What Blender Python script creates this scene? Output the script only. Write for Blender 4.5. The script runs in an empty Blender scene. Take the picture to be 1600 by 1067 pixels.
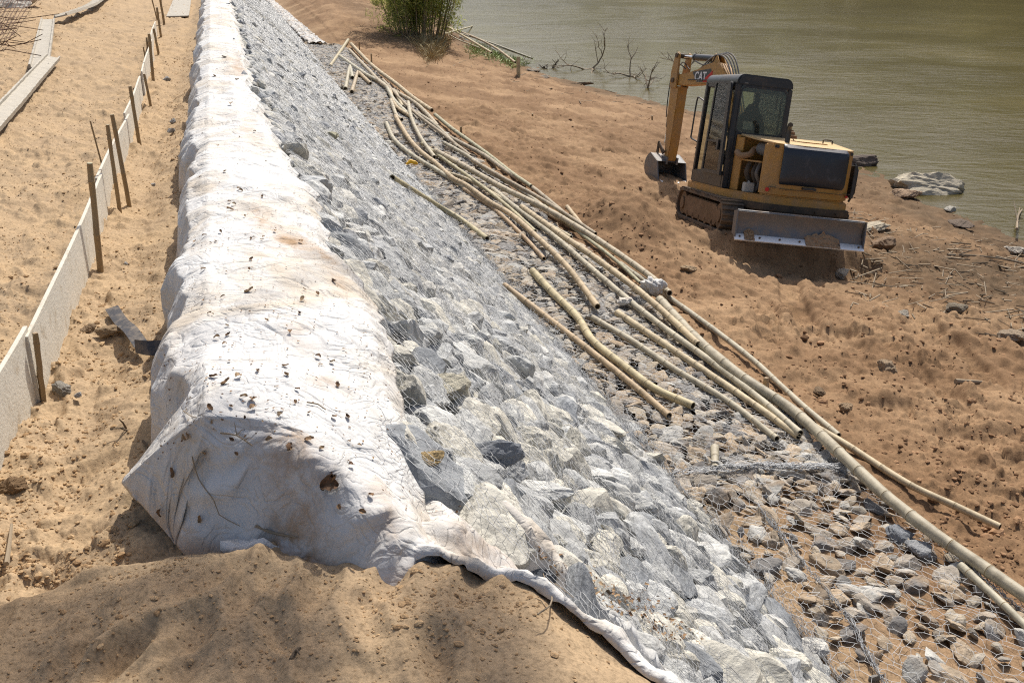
import bpy, bmesh, math, random
import numpy as np
from mathutils import Vector, Matrix, noise as mnoise
random.seed(7); np.random.seed(7)
RAD = math.radians
sc = bpy.context.scene
COL = sc.collection
# ------------------------------------------------------------------ camera
CZ = 2.1; PITCH = 21.6005
cam_d = bpy.data.cameras.new('camera'); cam = bpy.data.objects.new('camera', cam_d); COL.objects.link(cam)
cam_d.sensor_width = 36; cam_d.lens = 36; cam_d.clip_start = 0.05; cam_d.clip_end = 2500
cam.location = (0, 0, CZ); cam.rotation_euler = (RAD(90 - PITCH), 0, 0)
sc.camera = cam
# ------------------------------------------------------------------ light
SUN_EL, SUN_AZ = 52.0, 14.0            # azimuth: degrees to the right of the view direction (+Y)
world = bpy.data.worlds.new('World'); sc.world = world; world.use_nodes = True
wn = world.node_tree; wn.nodes.clear()
sky = wn.nodes.new('ShaderNodeTexSky'); sky.sky_type = 'NISHITA'; sky.sun_disc = False
sky.sun_elevation = RAD(SUN_EL); sky.sun_rotation = RAD(SUN_AZ); sky.dust_density = 4.0; sky.air_density = 1.0; sky.ozone_density = 0.4
bg = wn.nodes.new('ShaderNodeBackground'); bg.inputs[1].default_value = 0.115
wo = wn.nodes.new('ShaderNodeOutputWorld'); wn.links.new(sky.outputs[0], bg.inputs[0]); wn.links.new(bg.outputs[0], wo.inputs[0])
sun_d = bpy.data.lights.new('sun', 'SUN'); sun_d.energy = 4.5; sun_d.angle = RAD(0.55); sun_d.color = (1.0, 0.95, 0.87)
sun = bpy.data.objects.new('sun', sun_d); COL.objects.link(sun)
sdir = Vector((math.sin(RAD(SUN_AZ)) * math.cos(RAD(SUN_EL)), math.cos(RAD(SUN_AZ)) * math.cos(RAD(SUN_EL)), math.sin(RAD(SUN_EL))))
sun.rotation_euler = sdir.to_track_quat('Z', 'Y').to_euler(); sun.location = sdir * 60
sc.view_settings.view_transform = 'Standard'; sc.view_settings.look = 'None'
sc.view_settings.exposure = 0.22; sc.view_settings.gamma = 1.0
sc.cycles.use_denoising = False; sc.cycles.filter_width = 1.15; sc.cycles.sample_clamp_indirect = 4.0; sc.cycles.max_bounces = 6; sc.cycles.transparent_max_bounces = 12
# ------------------------------------------------------------------ frame: u runs along the gabion bank, v across it (to the river)
HA = RAD(-15.276)
UX, UY = math.sin(HA), math.cos(HA); VX, VY = math.cos(HA), -math.sin(HA)
def W(u, v, z=0.0): return Vector((u * UX + v * VX, u * UY + v * VY, z))
def Wn(u, v): return u * UX + v * VX, u * UY + v * VY
def UV(x, y): return x * UX + y * UY, x * VX + y * VY
# ------------------------------------------------------------------ numpy noise
def _h(ix, iy, s):
    n = (ix.astype(np.int64) * 374761393 + iy.astype(np.int64) * 668265263 + s * 974634777) & 0xffffffff
    n = ((n ^ (n >> 13)) * 1274126177) & 0xffffffff
    n = n ^ (n >> 16)
    return (n & 0xffff) / 65535.0 * 2 * math.pi
def pn(x, y, s=0):
    x = np.asarray(x, float); y = np.asarray(y, float)
    ix = np.floor(x); iy = np.floor(y); fx = x - ix; fy = y - iy
    ux = fx * fx * fx * (fx * (fx * 6 - 15) + 10); uy = fy * fy * fy * (fy * (fy * 6 - 15) + 10)
    def g(a, b):
        t = _h(ix + a, iy + b, s); return np.cos(t) * (fx - a) + np.sin(t) * (fy - b)
    return ((g(0, 0) * (1 - ux) + g(1, 0) * ux) * (1 - uy) + (g(0, 1) * (1 - ux) + g(1, 1) * ux) * uy) * 1.5
def fbm(x, y, o=4, s=0, g=0.5):
    r = 0; a = 1
    for i in range(o):
        r = r + a * pn(x, y, s + i); x = x * 2.03 + 7.1; y = y * 2.03 - 3.3; a *= g
    return r
def sst(a, b, x):
    t = np.clip((x - a) / (b - a), 0, 1); return t * t * (3 - 2 * t)
# ------------------------------------------------------------------ the lie of the land
EX_POS = np.array([4.63, 18.92, -3.12]); EX_YAW, EX_PIT, EX_ROL, EX_SW = RAD(6.2), RAD(-8.2), RAD(7.0), RAD(4.4)
EXR = Matrix.Rotation(EX_YAW, 3, 'Z') @ Matrix.Rotation(EX_PIT, 3, 'X') @ Matrix.Rotation(EX_ROL, 3, 'Y')
EXN = EXR @ Vector((0, 0, 1))
def rock_line(v): return 0.40 - (v - 0.45) * 0.921
WU = [0, 5, 18.6, 21, 26, 33.4, 36, 39, 44, 49, 60, 75, 87, 120, 200]
WV = [18.5, 18, 17.0, 17.0, 17.6, 18.3, 18.0, 17.0, 16.2, 15.4, 14.6, 16.0, 18.2, 20, 22]
def ground(u, v):
    """smooth ground height"""
    u = np.asarray(u, float); v = np.asarray(v, float)
    wl = np.interp(u, WU, WV) + 0.25 * pn(u * 0.6, v * 0.1, 91)
    left = np.interp(v, [-60, -20, -9, -5, -3, -1.6, -0.9, -0.6, 0.5], [2.2, 1.0, 0.45, 0.28, 0.12, -0.02, -0.02, 0.0, 0.05])
    zsl = rock_line(v) - 0.20
    zma = -2.38 - (v - 3.36) * 0.085 + 0.055 * (1 - sst(6.2, 8.5, u))
    f = (v - 5.15) / (wl - 5.15)
    zri = -2.47 - (4.30 - 2.47) * np.clip(f, 0, 1) ** 1.05 - 0.16 * np.clip(v - wl, 0, 22)
    zri = zri - 0.30 * np.exp(-((u - 14.6) / 1.4) ** 2 - ((v - 9.2) / 2.2) ** 2)
    zfar = -2.35 - 0.12 * (v - 3.4); zma = np.where(u > 47, np.maximum(zma, zfar), zma)
    z = np.where(v < 0.5, left, np.where(v < 3.42, np.minimum(zsl, 0.05), np.where(v < 5.15, zma, zri)))
    # far bank of the river
    z = np.where(v > 96, np.maximum(z, -7.8 + (v - 96) * 0.30), z); z = np.minimum(z, 3.0 + 0.02 * np.abs(v))
    # eroded lip by the poles, rises around it
    def bump(uc, vc, ru, rv, h):
        return h * np.exp(-((u - uc) / ru) ** 2 - ((v - vc) / rv) ** 2)
    m = sst(5.2, 6.2, v)
    z = z + m * (bump(16.3, 6.7, 1.3, 0.8, 0.62) + bump(24, 9.0, 5, 2.5, 0.10) + bump(11, 11.5, 3, 3.0, 0.08))
    z = z + m * bump(66, 9.0, 14, 4.0, 0.7) + sst(44, 60, u) * sst(3.9, 5.5, v) * (1 - sst(9, 14, v)) * 0.5
    # under the excavator the ground follows its tracks
    x, y = Wn(u, v)
    dx = x - EX_POS[0]; dy = y - EX_POS[1]
    lx = dx * math.cos(EX_YAW) + dy * math.sin(EX_YAW); ly = -dx * math.sin(EX_YAW) + dy * math.cos(EX_YAW)
    zp = EX_POS[2] - (EXN.x * dx + EXN.y * dy) / EXN.z - 0.02
    k = (1 - sst(1.25, 2.6, np.abs(lx))) * (1 - sst(1.5, 3.0, np.where(ly > 0, ly, -ly * 1.05 + 0.1)) * 1.0) * np.where(ly < 0, 1 - sst(1.35, 1.9, -ly), 1)
    z = z * (1 - k) + zp * k
    return z
# crest of the sand mound in the foreground
MV = [-6, -2, -1.2, -0.95, -0.64, -0.29, 0.20, 0.53, 0.80, 1.08, 1.4, 2.0, 3.0]
MUc = [3.0, 3.0, 3.2, 3.25, 3.32, 3.28, 3.08, 2.96, 2.80, 2.50, 2.05, 1.55, 0.8]
MZ = [0.05, 0.03, 0.06, 0.10, 0.13, 0.15, 0.17, 0.18, 0.15, 0.0, -0.30, -0.86, -1.80]
def mound(u, v):
    uc = np.interp(v, MV, MUc) + 0.05 * pn(v * 2.3, u * 0, 33); zt = np.interp(v, MV, MZ)
    d = np.asarray(u, float) - uc
    return zt - 0.05 * np.clip(-d, 0, 5) ** 1.5 - np.clip(d + 0.08, 0, 9) * 0.85 - 0.04 * np.exp(-(d / 0.3) ** 2)
def H(u, v):
    g = ground(u, v); m = mound(u, v); k = 0.05
    h = np.clip(0.5 + 0.5 * (m - g) / k, 0, 1)
    return g * (1 - h) + m * h + k * h * (1 - h)
def onslope(u, v): return sst(0.35, 0.6, v) * (1 - np.where(np.asarray(u) > 47.5, sst(3.5, 3.8, v), sst(5.0, 5.3, v))) * (1 - sst(0, 0.12, mound(u, v) - ground(u, v)))
def Hs(u, v):
    """surface things lie on: ground, or the top of the stones where there are stones"""
    v = float(v); u = float(u); h = float(H(u, v))
    if 0.45 < v < 3.36: h = max(h, float(rock_line(v)))
    elif 3.36 <= v < 5.1: h = max(h, -2.28 - (v - 3.36) * 0.085)
    return h
F = 1600.0; cp, sp = math.cos(RAD(PITCH)), math.sin(RAD(PITCH))
def ray(px, py):
    x = px - 800; y = 533.5 - py
    return Vector((x, F * cp + y * sp, -F * sp + y * cp)).normalized()
GU0, GV0, GDU, GDV = -12.0, -50.0, 0.08, 0.05
_gu = np.arange(GU0, 125, GDU); _gv = np.arange(GV0, 70, GDV)
HT = np.zeros((len(_gu), len(_gv)), np.float32)
for _i in range(0, len(_gu), 100):
    _U, _V = np.meshgrid(_gu[_i:_i + 100], _gv, indexing='ij'); _hz = H(_U, _V)
    _ok = _U > np.interp(_V, MV, MUc) + 0.56; _hz = np.where(_ok & (_V > 0.45) & (_V < 3.36), np.maximum(_hz, rock_line(_V)), _hz); _hz = np.where((_V >= 3.36) & (_V < 5.1) & (_U < 48), np.maximum(_hz, -2.28 - (_V - 3.36) * 0.085), _hz); HT[_i:_i + 100] = _hz
def Ht(u, v):
    a = np.clip((np.asarray(u) - GU0) / GDU, 0, HT.shape[0] - 1.01); b = np.clip((np.asarray(v) - GV0) / GDV, 0, HT.shape[1] - 1.01)
    i = a.astype(int); j = b.astype(int); fa = a - i; fb = b - j
    return HT[i, j] * (1 - fa) * (1 - fb) + HT[i + 1, j] * fa * (1 - fb) + HT[i, j + 1] * (1 - fa) * fb + HT[i + 1, j + 1] * fa * fb
def Hs(u, v): return float(Ht(u, v))
TS = 1.2 * 1.008 ** np.arange(600)
def at_many(px, py, off=0.0):
    px = np.asarray(px, float); py = np.asarray(py, float); x = px - 800; y = 533.5 - py
    D = np.stack([x, F * cp + y * sp, -F * sp + y * cp], -1); D /= np.linalg.norm(D, axis=1)[:, None]; out = np.zeros((len(px), 3))
    for k in range(0, len(px), 2000):
        d = D[k:k + 2000]; P = d[:, None, :] * TS[None, :, None]; P[..., 2] += CZ
        u, v = UV(P[..., 0], P[..., 1]); below = P[..., 2] < Ht(u, v) + off; idx = np.argmax(below, axis=1); idx = np.where(below.any(1), idx, 400); idx = np.maximum(idx, 1)
        a = TS[idx - 1].copy(); b = TS[idx].copy()
        for _ in range(12):
            m = (a + b) / 2; q = d * m[:, None]; q[:, 2] += CZ; u, v = UV(q[:, 0], q[:, 1]); bel = q[:, 2] < Ht(u, v) + off; b = np.where(bel, m, b); a = np.where(bel, a, m)
        q = d * b[:, None]; q[:, 2] += CZ; out[k:k + 2000] = q
    return out
def at(px, py, off=0.0):
    """point of the ground that the photograph shows at this pixel"""
    return Vector(at_many([px], [py], off)[0])
def proj(p):
    z = p[2] - CZ; d = p[1] * cp - z * sp
    if d < 0.1: return None
    return 800 + F * p[0] / d, 533.5 - F * (p[1] * sp + z * cp) / d, F / d
# ------------------------------------------------------------------ materials
def mat(name, color=(0.5, 0.5, 0.5), rough=0.8, metal=0.0, spec=0.3, build=None):
    m = bpy.data.materials.new(name); m.use_nodes = True
    nt = m.node_tree; b = nt.nodes['Principled BSDF']
    b.inputs['Base Color'].default_value = (*color, 1); b.inputs['Roughness'].default_value = rough
    b.inputs['Metallic'].default_value = metal; b.inputs['Specular IOR Level'].default_value = spec
    if build: build(nt, b)
    return m
class NB:
    def __init__(s, nt, b): s.nt = nt; s.b = b; s.geo = None
    def n(s, t, **k):
        n = s.nt.nodes.new(t)
        for a, v in k.items(): setattr(n, a, v)
        return n
    def l(s, a, b): s.nt.links.new(a, b)
    def pos(s):
        if s.geo is None: s.geo = s.n('ShaderNodeNewGeometry')
        return s.geo.outputs['Position']
    def obj(s): return s.n('ShaderNodeTexCoord').outputs['Object']
    def noise(s, vec, scale, detail=5, rough=0.55, dist=0.0, sc=None):
        if sc is not None:
            m = s.n('ShaderNodeMapping'); m.inputs['Scale'].default_value = sc; s.l(vec, m.inputs[0]); vec = m.outputs[0]
        n = s.n('ShaderNodeTexNoise'); n.inputs['Scale'].default_value = scale; n.inputs['Detail'].default_value = detail
        n.inputs['Roughness'].default_value = rough; n.inputs['Distortion'].default_value = dist
        s.l(vec, n.inputs['Vector']); return n.outputs['Fac']
    def voro(s, vec, scale, feature='F1'):
        n = s.n('ShaderNodeTexVoronoi'); n.feature = feature; n.inputs['Scale'].default_value = scale; s.l(vec, n.inputs['Vector']); return n.outputs['Distance']
    def ramp(s, fac, stops):
        r = s.n('ShaderNodeValToRGB'); e = r.color_ramp.elements
        while len(e) < len(stops): e.new(0.5)
        for q, (p, c) in zip(e, stops):
            q.position = p; q.color = (*c, 1) if len(c) == 3 else c
        s.l(fac, r.inputs[0]); return r.outputs[0]
    def mix(s, fac, a, b, mode='MIX'):
        m = s.n('ShaderNodeMix'); m.data_type = 'RGBA'; m.blend_type = mode
        for v, i in ((fac, 0), (a, 6), (b, 7)):
            if hasattr(v, 'is_linked') or hasattr(v, 'links'): s.l(v, m.inputs[i])
            else: m.inputs[i].default_value = v if i == 0 else (*v, 1)
        return m.outputs[2]
    def math(s, op, a, b=None, clamp=False):
        m = s.n('ShaderNodeMath'); m.operation = op; m.use_clamp = clamp
        for v, i in ((a, 0), (b, 1)):
            if v is None: continue
            if hasattr(v, 'links'): s.l(v, m.inputs[i])
            else: m.inputs[i].default_value = v
        return m.outputs[0]
    def bump(s, h, strength=0.5, dist=0.02, normal=None):
        b = s.n('ShaderNodeBump'); b.inputs['Strength'].default_value = strength; b.inputs['Distance'].default_value = dist
        s.l(h, b.inputs['Height'])
        if normal is not None: s.l(normal, b.inputs['Normal'])
        return b.outputs[0]
    def color(s, c): s.l(c, s.b.inputs['Base Color'])
    def rough(s, c): s.l(c, s.b.inputs['Roughness'])
    def normal(s, c): s.l(c, s.b.inputs['Normal'])
    def attr(s, name):
        a = s.n('ShaderNodeAttribute'); a.attribute_name = name; return a.outputs['Color']
    def sep(s, c):
        a = s.n('ShaderNodeSeparateColor'); s.l(c, a.inputs[0]); return a.outputs
def b_ground(nt, b):
    k = NB(nt, b); p = k.pos(); z = k.sep(k.attr('zone'))
    n1 = k.noise(p, 0.5, 6, 0.6); n2 = k.noise(p, 4.0, 8, 0.65); n3 = k.noise(p, 60, 4, 0.7); n4 = k.noise(p, 1.6, 5, 0.6, 0.6)
    sand = k.mix(n2, (0.29, 0.205, 0.125), (0.42, 0.315, 0.20))
    sand = k.mix(k.ramp(n4, [(0.42, (0, 0, 0)), (0.62, (1, 1, 1))]), sand, (0.40, 0.29, 0.175))
    red = k.mix(n2, (0.115, 0.066, 0.034), (0.275, 0.172, 0.096))
    red = k.mix(k.ramp(n1, [(0.45, (0, 0, 0)), (0.7, (1, 1, 1))]), red, (0.34, 0.225, 0.13))
    c = k.mix(z[0], sand, red)
    mud_and_shade = k.mix(n2, (0.045, 0.03, 0.018), (0.16, 0.11, 0.065))
    mf = k.math('MULTIPLY', z[1], k.ramp(n4, [(0.25, (0.5, 0.5, 0.5)), (0.5, (1, 1, 1))]))
    c = k.mix(mf, c, mud_and_shade)
    grey = k.mix(n2, (0.06, 0.055, 0.05), (0.17, 0.155, 0.13))
    c = k.mix(z[2], c, grey)
    sp = k.ramp(n3, [(0.32, (0.62, 0.6, 0.58)), (0.5, (1, 1, 1)), (0.74, (1.25, 1.22, 1.2))])
    c = k.mix(1.0, c, sp, 'MULTIPLY')
    k.color(c)
    hh = k.math('ADD', k.math('MULTIPLY', k.noise(p, 22, 6, 0.7), 1.0), k.math('MULTIPLY', n3, 0.35))
    k.normal(k.bump(hh, 0.5, 0.012))
M_GROUND = mat('earth', rough=0.95, spec=0.12, build=b_ground)
def b_rock(nt, b, single=False):
    k = NB(nt, b); p = k.pos(); g = k.n('ShaderNodeNewGeometry'); oi = k.n('ShaderNodeObjectInfo')
    r = k.math('FRACT', k.math('ADD', g.outputs['Random Per Island'], oi.outputs['Random']))
    base = k.ramp(r, [(0.0, (0.27, 0.285, 0.30)), (0.16, (0.40, 0.41, 0.42)), (0.4, (0.49, 0.50, 0.49)), (0.65, (0.56, 0.55, 0.52)), (0.88, (0.53, 0.51, 0.44)), (1.0, (0.42, 0.43, 0.43))])
    if single: base = oi.outputs['Color']; p = k.obj(); mpn = k.n('ShaderNodeVectorMath'); mpn.operation = 'ADD'; cmb = k.n('ShaderNodeCombineXYZ'); k.l(k.math('MULTIPLY', oi.outputs['Random'], 50.0), cmb.inputs[0]); k.l(p, mpn.inputs[0]); k.l(cmb.outputs[0], mpn.inputs[1]); p = mpn.outputs[0]; q_ = 0.16
    else: q_ = 1.0
    n = k.noise(p, 9 * q_, 6, 0.65, 0.5); st = k.noise(p, 14 * q_, 5, 0.6, 0.3, sc=(1, 1, 3.5))
    c = k.mix(1.0, base, k.ramp(n, [(0.25, (0.55, 0.55, 0.56)), (0.5, (0.95, 0.95, 0.95)), (0.75, (1.2, 1.18, 1.12))]), 'MULTIPLY')
    c = k.mix(1.0, c, k.ramp(st, [(0.35, (0.72, 0.72, 0.72)), (0.55, (1.05, 1.05, 1.05))]), 'MULTIPLY')
    k.color(c)
    k.normal(k.bump(k.math('ADD', k.math('MULTIPLY', st, 0.9), k.noise(p, 40 * q_, 5, 0.7)), 0.7, 0.015))
M_ROCK = mat('limestone', rough=0.85, spec=0.25, build=lambda nt, b: b_rock(nt, b, False)); M_ROCK1 = mat('limestone_piece', rough=0.85, spec=0.25, build=lambda nt, b: b_rock(nt, b, True))
def b_stone(nt, b, single=False):
    k = NB(nt, b); p = k.pos(); g = k.n('ShaderNodeNewGeometry'); oi = k.n('ShaderNodeObjectInfo')
    r = k.math('FRACT', k.math('ADD', g.outputs['Random Per Island'], oi.outputs['Random']))
    base = k.ramp(r, [(0.0, (0.20, 0.195, 0.19)), (0.3, (0.33, 0.29, 0.23)), (0.6, (0.43, 0.36, 0.27)), (0.85, (0.38, 0.375, 0.35)), (1.0, (0.50, 0.44, 0.35))])
    if single: base = oi.outputs['Color']
    n = k.noise(p, 11, 6, 0.65, 0.5)
    c = k.mix(k.ramp(k.noise(p, 3.0, 6, 0.6), [(0.48, (0, 0, 0)), (0.66, (0.9, 0.9, 0.9))]), base, (0.27, 0.195, 0.125))
    c = k.mix(1.0, c, k.ramp(n, [(0.25, (0.6, 0.6, 0.6)), (0.6, (1.1, 1.1, 1.1))]), 'MULTIPLY')
    k.color(c); k.normal(k.bump(k.noise(p, 25, 6, 0.7), 0.8, 0.02))
M_STONE = mat('dusty_stone', rough=0.9, spec=0.2, build=b_stone); M_STONE1 = mat('dusty_stone_piece', rough=0.9, spec=0.2, build=lambda nt, b: b_stone(nt, b, True))
def b_clod(nt, b):
    k = NB(nt, b); p = k.pos(); g = k.n('ShaderNodeNewGeometry')
    uz = k.n('ShaderNodeVectorMath'); uz.operation = 'DOT_PRODUCT'; uz.inputs[1].default_value = (VX, VY, 0); k.l(p, uz.inputs[0])
    f = k.ramp(k.math('DIVIDE', uz.outputs['Value'], 8.0), [(0.05, (0, 0, 0)), (0.5, (1, 1, 1))])
    a = k.mix(g.outputs['Random Per Island'], (0.30, 0.19, 0.10), (0.50, 0.35, 0.20)); c = k.mix(g.outputs['Random Per Island'], (0.13, 0.075, 0.04), (0.38, 0.23, 0.13))
    k.color(k.mix(f, a, c)); k.normal(k.bump(k.noise(p, 70, 4, 0.7), 0.7, 0.01))
M_CLOD = mat('clod_earth', rough=0.95, spec=0.1, build=b_clod)
def b_cloth(nt, b):
    k = NB(nt, b); p = k.pos()
    n = k.noise(p, 1.3, 7, 0.65, 0.8); n2 = k.noise(p, 7, 7, 0.7, 0.4)
    c = k.mix(k.ramp(n, [(0.46, (0, 0, 0)), (0.64, (0.85, 0.85, 0.85))]), (0.585, 0.58, 0.565), (0.47, 0.41, 0.33))
    st = k.attr('stain'); s = k.sep(st)
    c = k.mix(k.math('MULTIPLY', s[0], k.ramp(n2, [(0.34, (0, 0, 0)), (0.6, (1, 1, 1))])), c, (0.34, 0.225, 0.13))
    c = k.mix(k.ramp(k.noise(p, 38, 3, 0.6), [(0.67, (0, 0, 0)), (0.72, (0.6, 0.6, 0.6))]), c, (0.40, 0.33, 0.26))
    k.color(c)
    cr = k.noise(p, 4.0, 4, 0.5, 0.9)
    rd = k.math('ABSOLUTE', k.math('SUBTRACT', k.noise(p, 2.6, 3, 0.45, 1.4), 0.5)); rd = k.math('MINIMUM', rd, 0.10); rd2 = k.math('MINIMUM', k.math('ABSOLUTE', k.math('SUBTRACT', k.noise(p, 6.0, 2, 0.4, 2.0), 0.5)), 0.08)
    k.normal(k.bump(k.math('ADD', k.math('ADD', k.math('MULTIPLY', cr, 0.8), k.math('MULTIPLY', rd, 2.6)), k.math('ADD', k.math('MULTIPLY', rd2, 1.2), k.math('MULTIPLY', k.noise(p, 160, 2, 0.6), 0.05))), 0.8, 0.04))
M_CLOTH = mat('white_geotextile', rough=0.75, spec=0.2, build=b_cloth)
def b_water(nt, b):
    k = NB(nt, b); p = k.pos()
    big = k.noise(p, 0.05, 4, 0.55, 0.5)
    k.color(k.ramp(big, [(0.3, (0.062, 0.049, 0.013)), (0.55, (0.082, 0.066, 0.019)), (0.7, (0.115, 0.092, 0.032))]))
    mp = k.n('ShaderNodeMapping'); mp.inputs['Rotation'].default_value = (0, 0, RAD(12)); k.l(p, mp.inputs[0]); q = mp.outputs[0]
    w1 = k.noise(q, 0.9, 5, 0.6, 1.2, sc=(0.55, 1.5, 1)); w2 = k.noise(q, 4.2, 4, 0.6, 0.8, sc=(0.7, 1.3, 1)); w3 = k.noise(q, 0.16, 3, 0.5, 0.8)
    calm = k.ramp(w3, [(0.38, (0.25, 0.25, 0.25)), (0.62, (1, 1, 1))])
    h = k.math('MULTIPLY', k.math('ADD', w1, k.math('MULTIPLY', w2, 0.28)), calm)
    k.normal(k.bump(h, 0.42, 0.12))
M_WATER = mat('muddy_water', rough=0.2, spec=0.4, build=b_water)
M_WATER.node_tree.nodes['Principled BSDF'].inputs['IOR'].default_value = 1.33
def b_bamboo(nt, b):
    k = NB(nt, b); p = k.pos(); oi = k.n('ShaderNodeObjectInfo')
    base = k.ramp(oi.outputs['Random'], [(0, (0.52, 0.44, 0.27)), (0.25, (0.36, 0.35, 0.24)), (0.45, (0.50, 0.42, 0.28)), (0.65, (0.40, 0.29, 0.18)), (0.85, (0.44, 0.42, 0.33)), (1, (0.34, 0.28, 0.20))])
    c = k.mix(1.0, base, k.ramp(k.noise(p, 6, 6, 0.7), [(0.3, (0.5, 0.48, 0.45)), (0.5, (0.9, 0.88, 0.86)), (0.7, (1.1, 1.08, 1.04))]), 'MULTIPLY')
    c = k.mix(k.ramp(k.noise(p, 30, 4, 0.7), [(0.62, (0, 0, 0)), (0.72, (1, 1, 1))]), c, (0.25, 0.19, 0.11))
    k.color(c); k.normal(k.bump(k.noise(p, 60, 3, 0.6), 0.3, 0.004))
M_BAM = mat('dry_bamboo', rough=0.6, spec=0.3, build=b_bamboo)
def b_stake(nt, b):
    k = NB(nt, b); p = k.pos()
    c = k.mix(k.noise(p, 12, 6, 0.7, sc=(1, 1, 0.3)), (0.16, 0.105, 0.055), (0.42, 0.30, 0.16)); k.color(c); k.normal(k.bump(k.noise(p, 60, 3, 0.6), 0.4, 0.004))
M_STAKE = mat('weathered_bamboo', rough=0.7, spec=0.25, build=b_stake)
M_NODE = mat('bamboo_node', (0.30, 0.24, 0.15), 0.7)
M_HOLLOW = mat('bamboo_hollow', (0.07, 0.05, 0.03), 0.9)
def b_board(nt, b):
    k = NB(nt, b); p = k.pos()
    c = k.mix(k.noise(p, 5, 8, 0.7), (0.50, 0.465, 0.39), (0.66, 0.62, 0.54))
    c = k.mix(k.ramp(k.noise(p, 11, 6, 0.6), [(0.55, (0, 0, 0)), (0.72, (0.7, 0.7, 0.7))]), c, (0.36, 0.29, 0.20)); k.color(c)
    k.normal(k.bump(k.noise(p, 45, 5, 0.7), 0.5, 0.01))
M_BOARD = mat('cement_board', rough=0.9, spec=0.15, build=b_board)
def b_plank(nt, b):
    k = NB(nt, b); p = k.pos()
    k.color(k.mix(k.noise(p, 9, 8, 0.7), (0.30, 0.27, 0.22), (0.52, 0.49, 0.43))); k.normal(k.bump(k.noise(p, 50, 4, 0.7), 0.5, 0.01))
M_PLANK = mat('cement_caked_plank', rough=0.9, spec=0.15, build=b_plank)
M_WIRE = mat('galvanised_wire', (0.40, 0.41, 0.42), 0.5, 0.25, 0.4)
M_RUST = mat('rusty_steel', (0.10, 0.05, 0.03), 0.85)
def b_leaf(nt, b):
    k = NB(nt, b); oi = k.n('ShaderNodeObjectInfo'); g = k.n('ShaderNodeNewGeometry')
    r = k.math('FRACT', k.math('ADD', g.outputs['Random Per Island'], oi.outputs['Random']))
    k.color(k.ramp(r, [(0, (0.12, 0.065, 0.035)), (0.5, (0.24, 0.14, 0.07)), (0.8, (0.34, 0.24, 0.14)), (1, (0.10, 0.075, 0.05))]))
M_LEAF = mat('dead_leaf', rough=0.8, build=b_leaf)
def b_green(nt, b):
    k = NB(nt, b); g = k.n('ShaderNodeNewGeometry')
    c = k.ramp(g.outputs['Random Per Island'], [(0, (0.14, 0.18, 0.04)), (0.4, (0.27, 0.32, 0.08)), (0.75, (0.42, 0.44, 0.13)), (1, (0.56, 0.52, 0.20))])
    k.color(c); o = nt.nodes['Material Output']; t = nt.nodes.new('ShaderNodeBsdfTranslucent'); m = nt.nodes.new('ShaderNodeMixShader'); m.inputs[0].default_value = 0.6
    nt.links.new(c, t.inputs[0]); nt.links.new(b.outputs[0], m.inputs[1]); nt.links.new(t.outputs[0], m.inputs[2]); nt.links.new(m.outputs[0], o.inputs[0])
M_GREEN = mat('willow_leaf', rough=0.55, build=b_green)
def b_dry(nt, b):
    k = NB(nt, b); g = k.n('ShaderNodeNewGeometry')
    k.color(k.ramp(g.outputs['Random Per Island'], [(0, (0.16, 0.11, 0.05)), (0.6, (0.36, 0.28, 0.14)), (1, (0.46, 0.38, 0.20))]))
M_DRY = mat('dry_grass', rough=0.8, build=b_dry)
M_GRASS = mat('fresh_grass', (0.24, 0.32, 0.09), 0.6)
M_SOIL = mat('blade_soil', rough=0.95, build=lambda nt, b: (lambda k: k.color(k.mix(k.noise(k.obj(), 14, 8, 0.7), (0.20, 0.13, 0.075), (0.42, 0.29, 0.18))))(NB(nt, b)))
M_WOOD = mat('driftwood', rough=0.85, build=lambda nt, b: NB(nt, b).color(NB(nt, b).mix(0.5, (0.20, 0.15, 0.10), (0.32, 0.26, 0.18))))
M_BARK = mat('bark', (0.12, 0.09, 0.06), 0.9)
def dirty(c, c2, rough=0.5, metal=0.0, lo=0.45, hi=0.7, dust=(0.36, 0.24, 0.14), sc=3.0):
    def f(nt, b):
        k = NB(nt, b); p = k.obj()
        a = k.mix(k.noise(p, 2.0, 5, 0.6), c, c2)
        d = k.ramp(k.noise(p, sc, 8, 0.7, 0.4), [(lo, (0, 0, 0)), (hi, (0.8, 0.8, 0.8))])
        k.color(k.mix(d, a, dust)); k.rough(k.ramp(d, [(0, (rough,) * 3), (1, (0.9,) * 3)]))
        k.normal(k.bump(k.noise(p, 30, 4, 0.6), 0.15, 0.01))
    return f
M_YEL = mat('yellow_paint', metal=0.0, spec=0.4, build=dirty((0.46, 0.235, 0.045), (0.38, 0.19, 0.04), 0.45, lo=0.44, hi=0.72))
M_YTOP = mat('dusty_yellow_paint', spec=0.3, build=dirty((0.50, 0.32, 0.12), (0.52, 0.36, 0.17), 0.6, lo=0.35, hi=0.6, dust=(0.50, 0.37, 0.22)))
M_BLK = mat('black_paint', spec=0.5, build=dirty((0.018, 0.019, 0.021), (0.03, 0.03, 0.032), 0.35, lo=0.5, hi=0.85, dust=(0.15, 0.115, 0.08)))
M_PANEL = mat('black_plastic', spec=0.5, build=dirty((0.018, 0.022, 0.032), (0.025, 0.03, 0.04), 0.33, lo=0.56, hi=0.85, dust=(0.16, 0.16, 0.17)))
M_SKIRT = mat('dusty_black_steel', spec=0.3, build=dirty((0.035, 0.028, 0.022), (0.05, 0.04, 0.03), 0.6, lo=0.38, hi=0.66, dust=(0.17, 0.11, 0.065)))
M_TRACK = mat('track_rubber', spec=0.3, build=dirty((0.035, 0.032, 0.03), (0.05, 0.045, 0.04), 0.7, lo=0.36, hi=0.62, dust=(0.22, 0.145, 0.085)))
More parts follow.
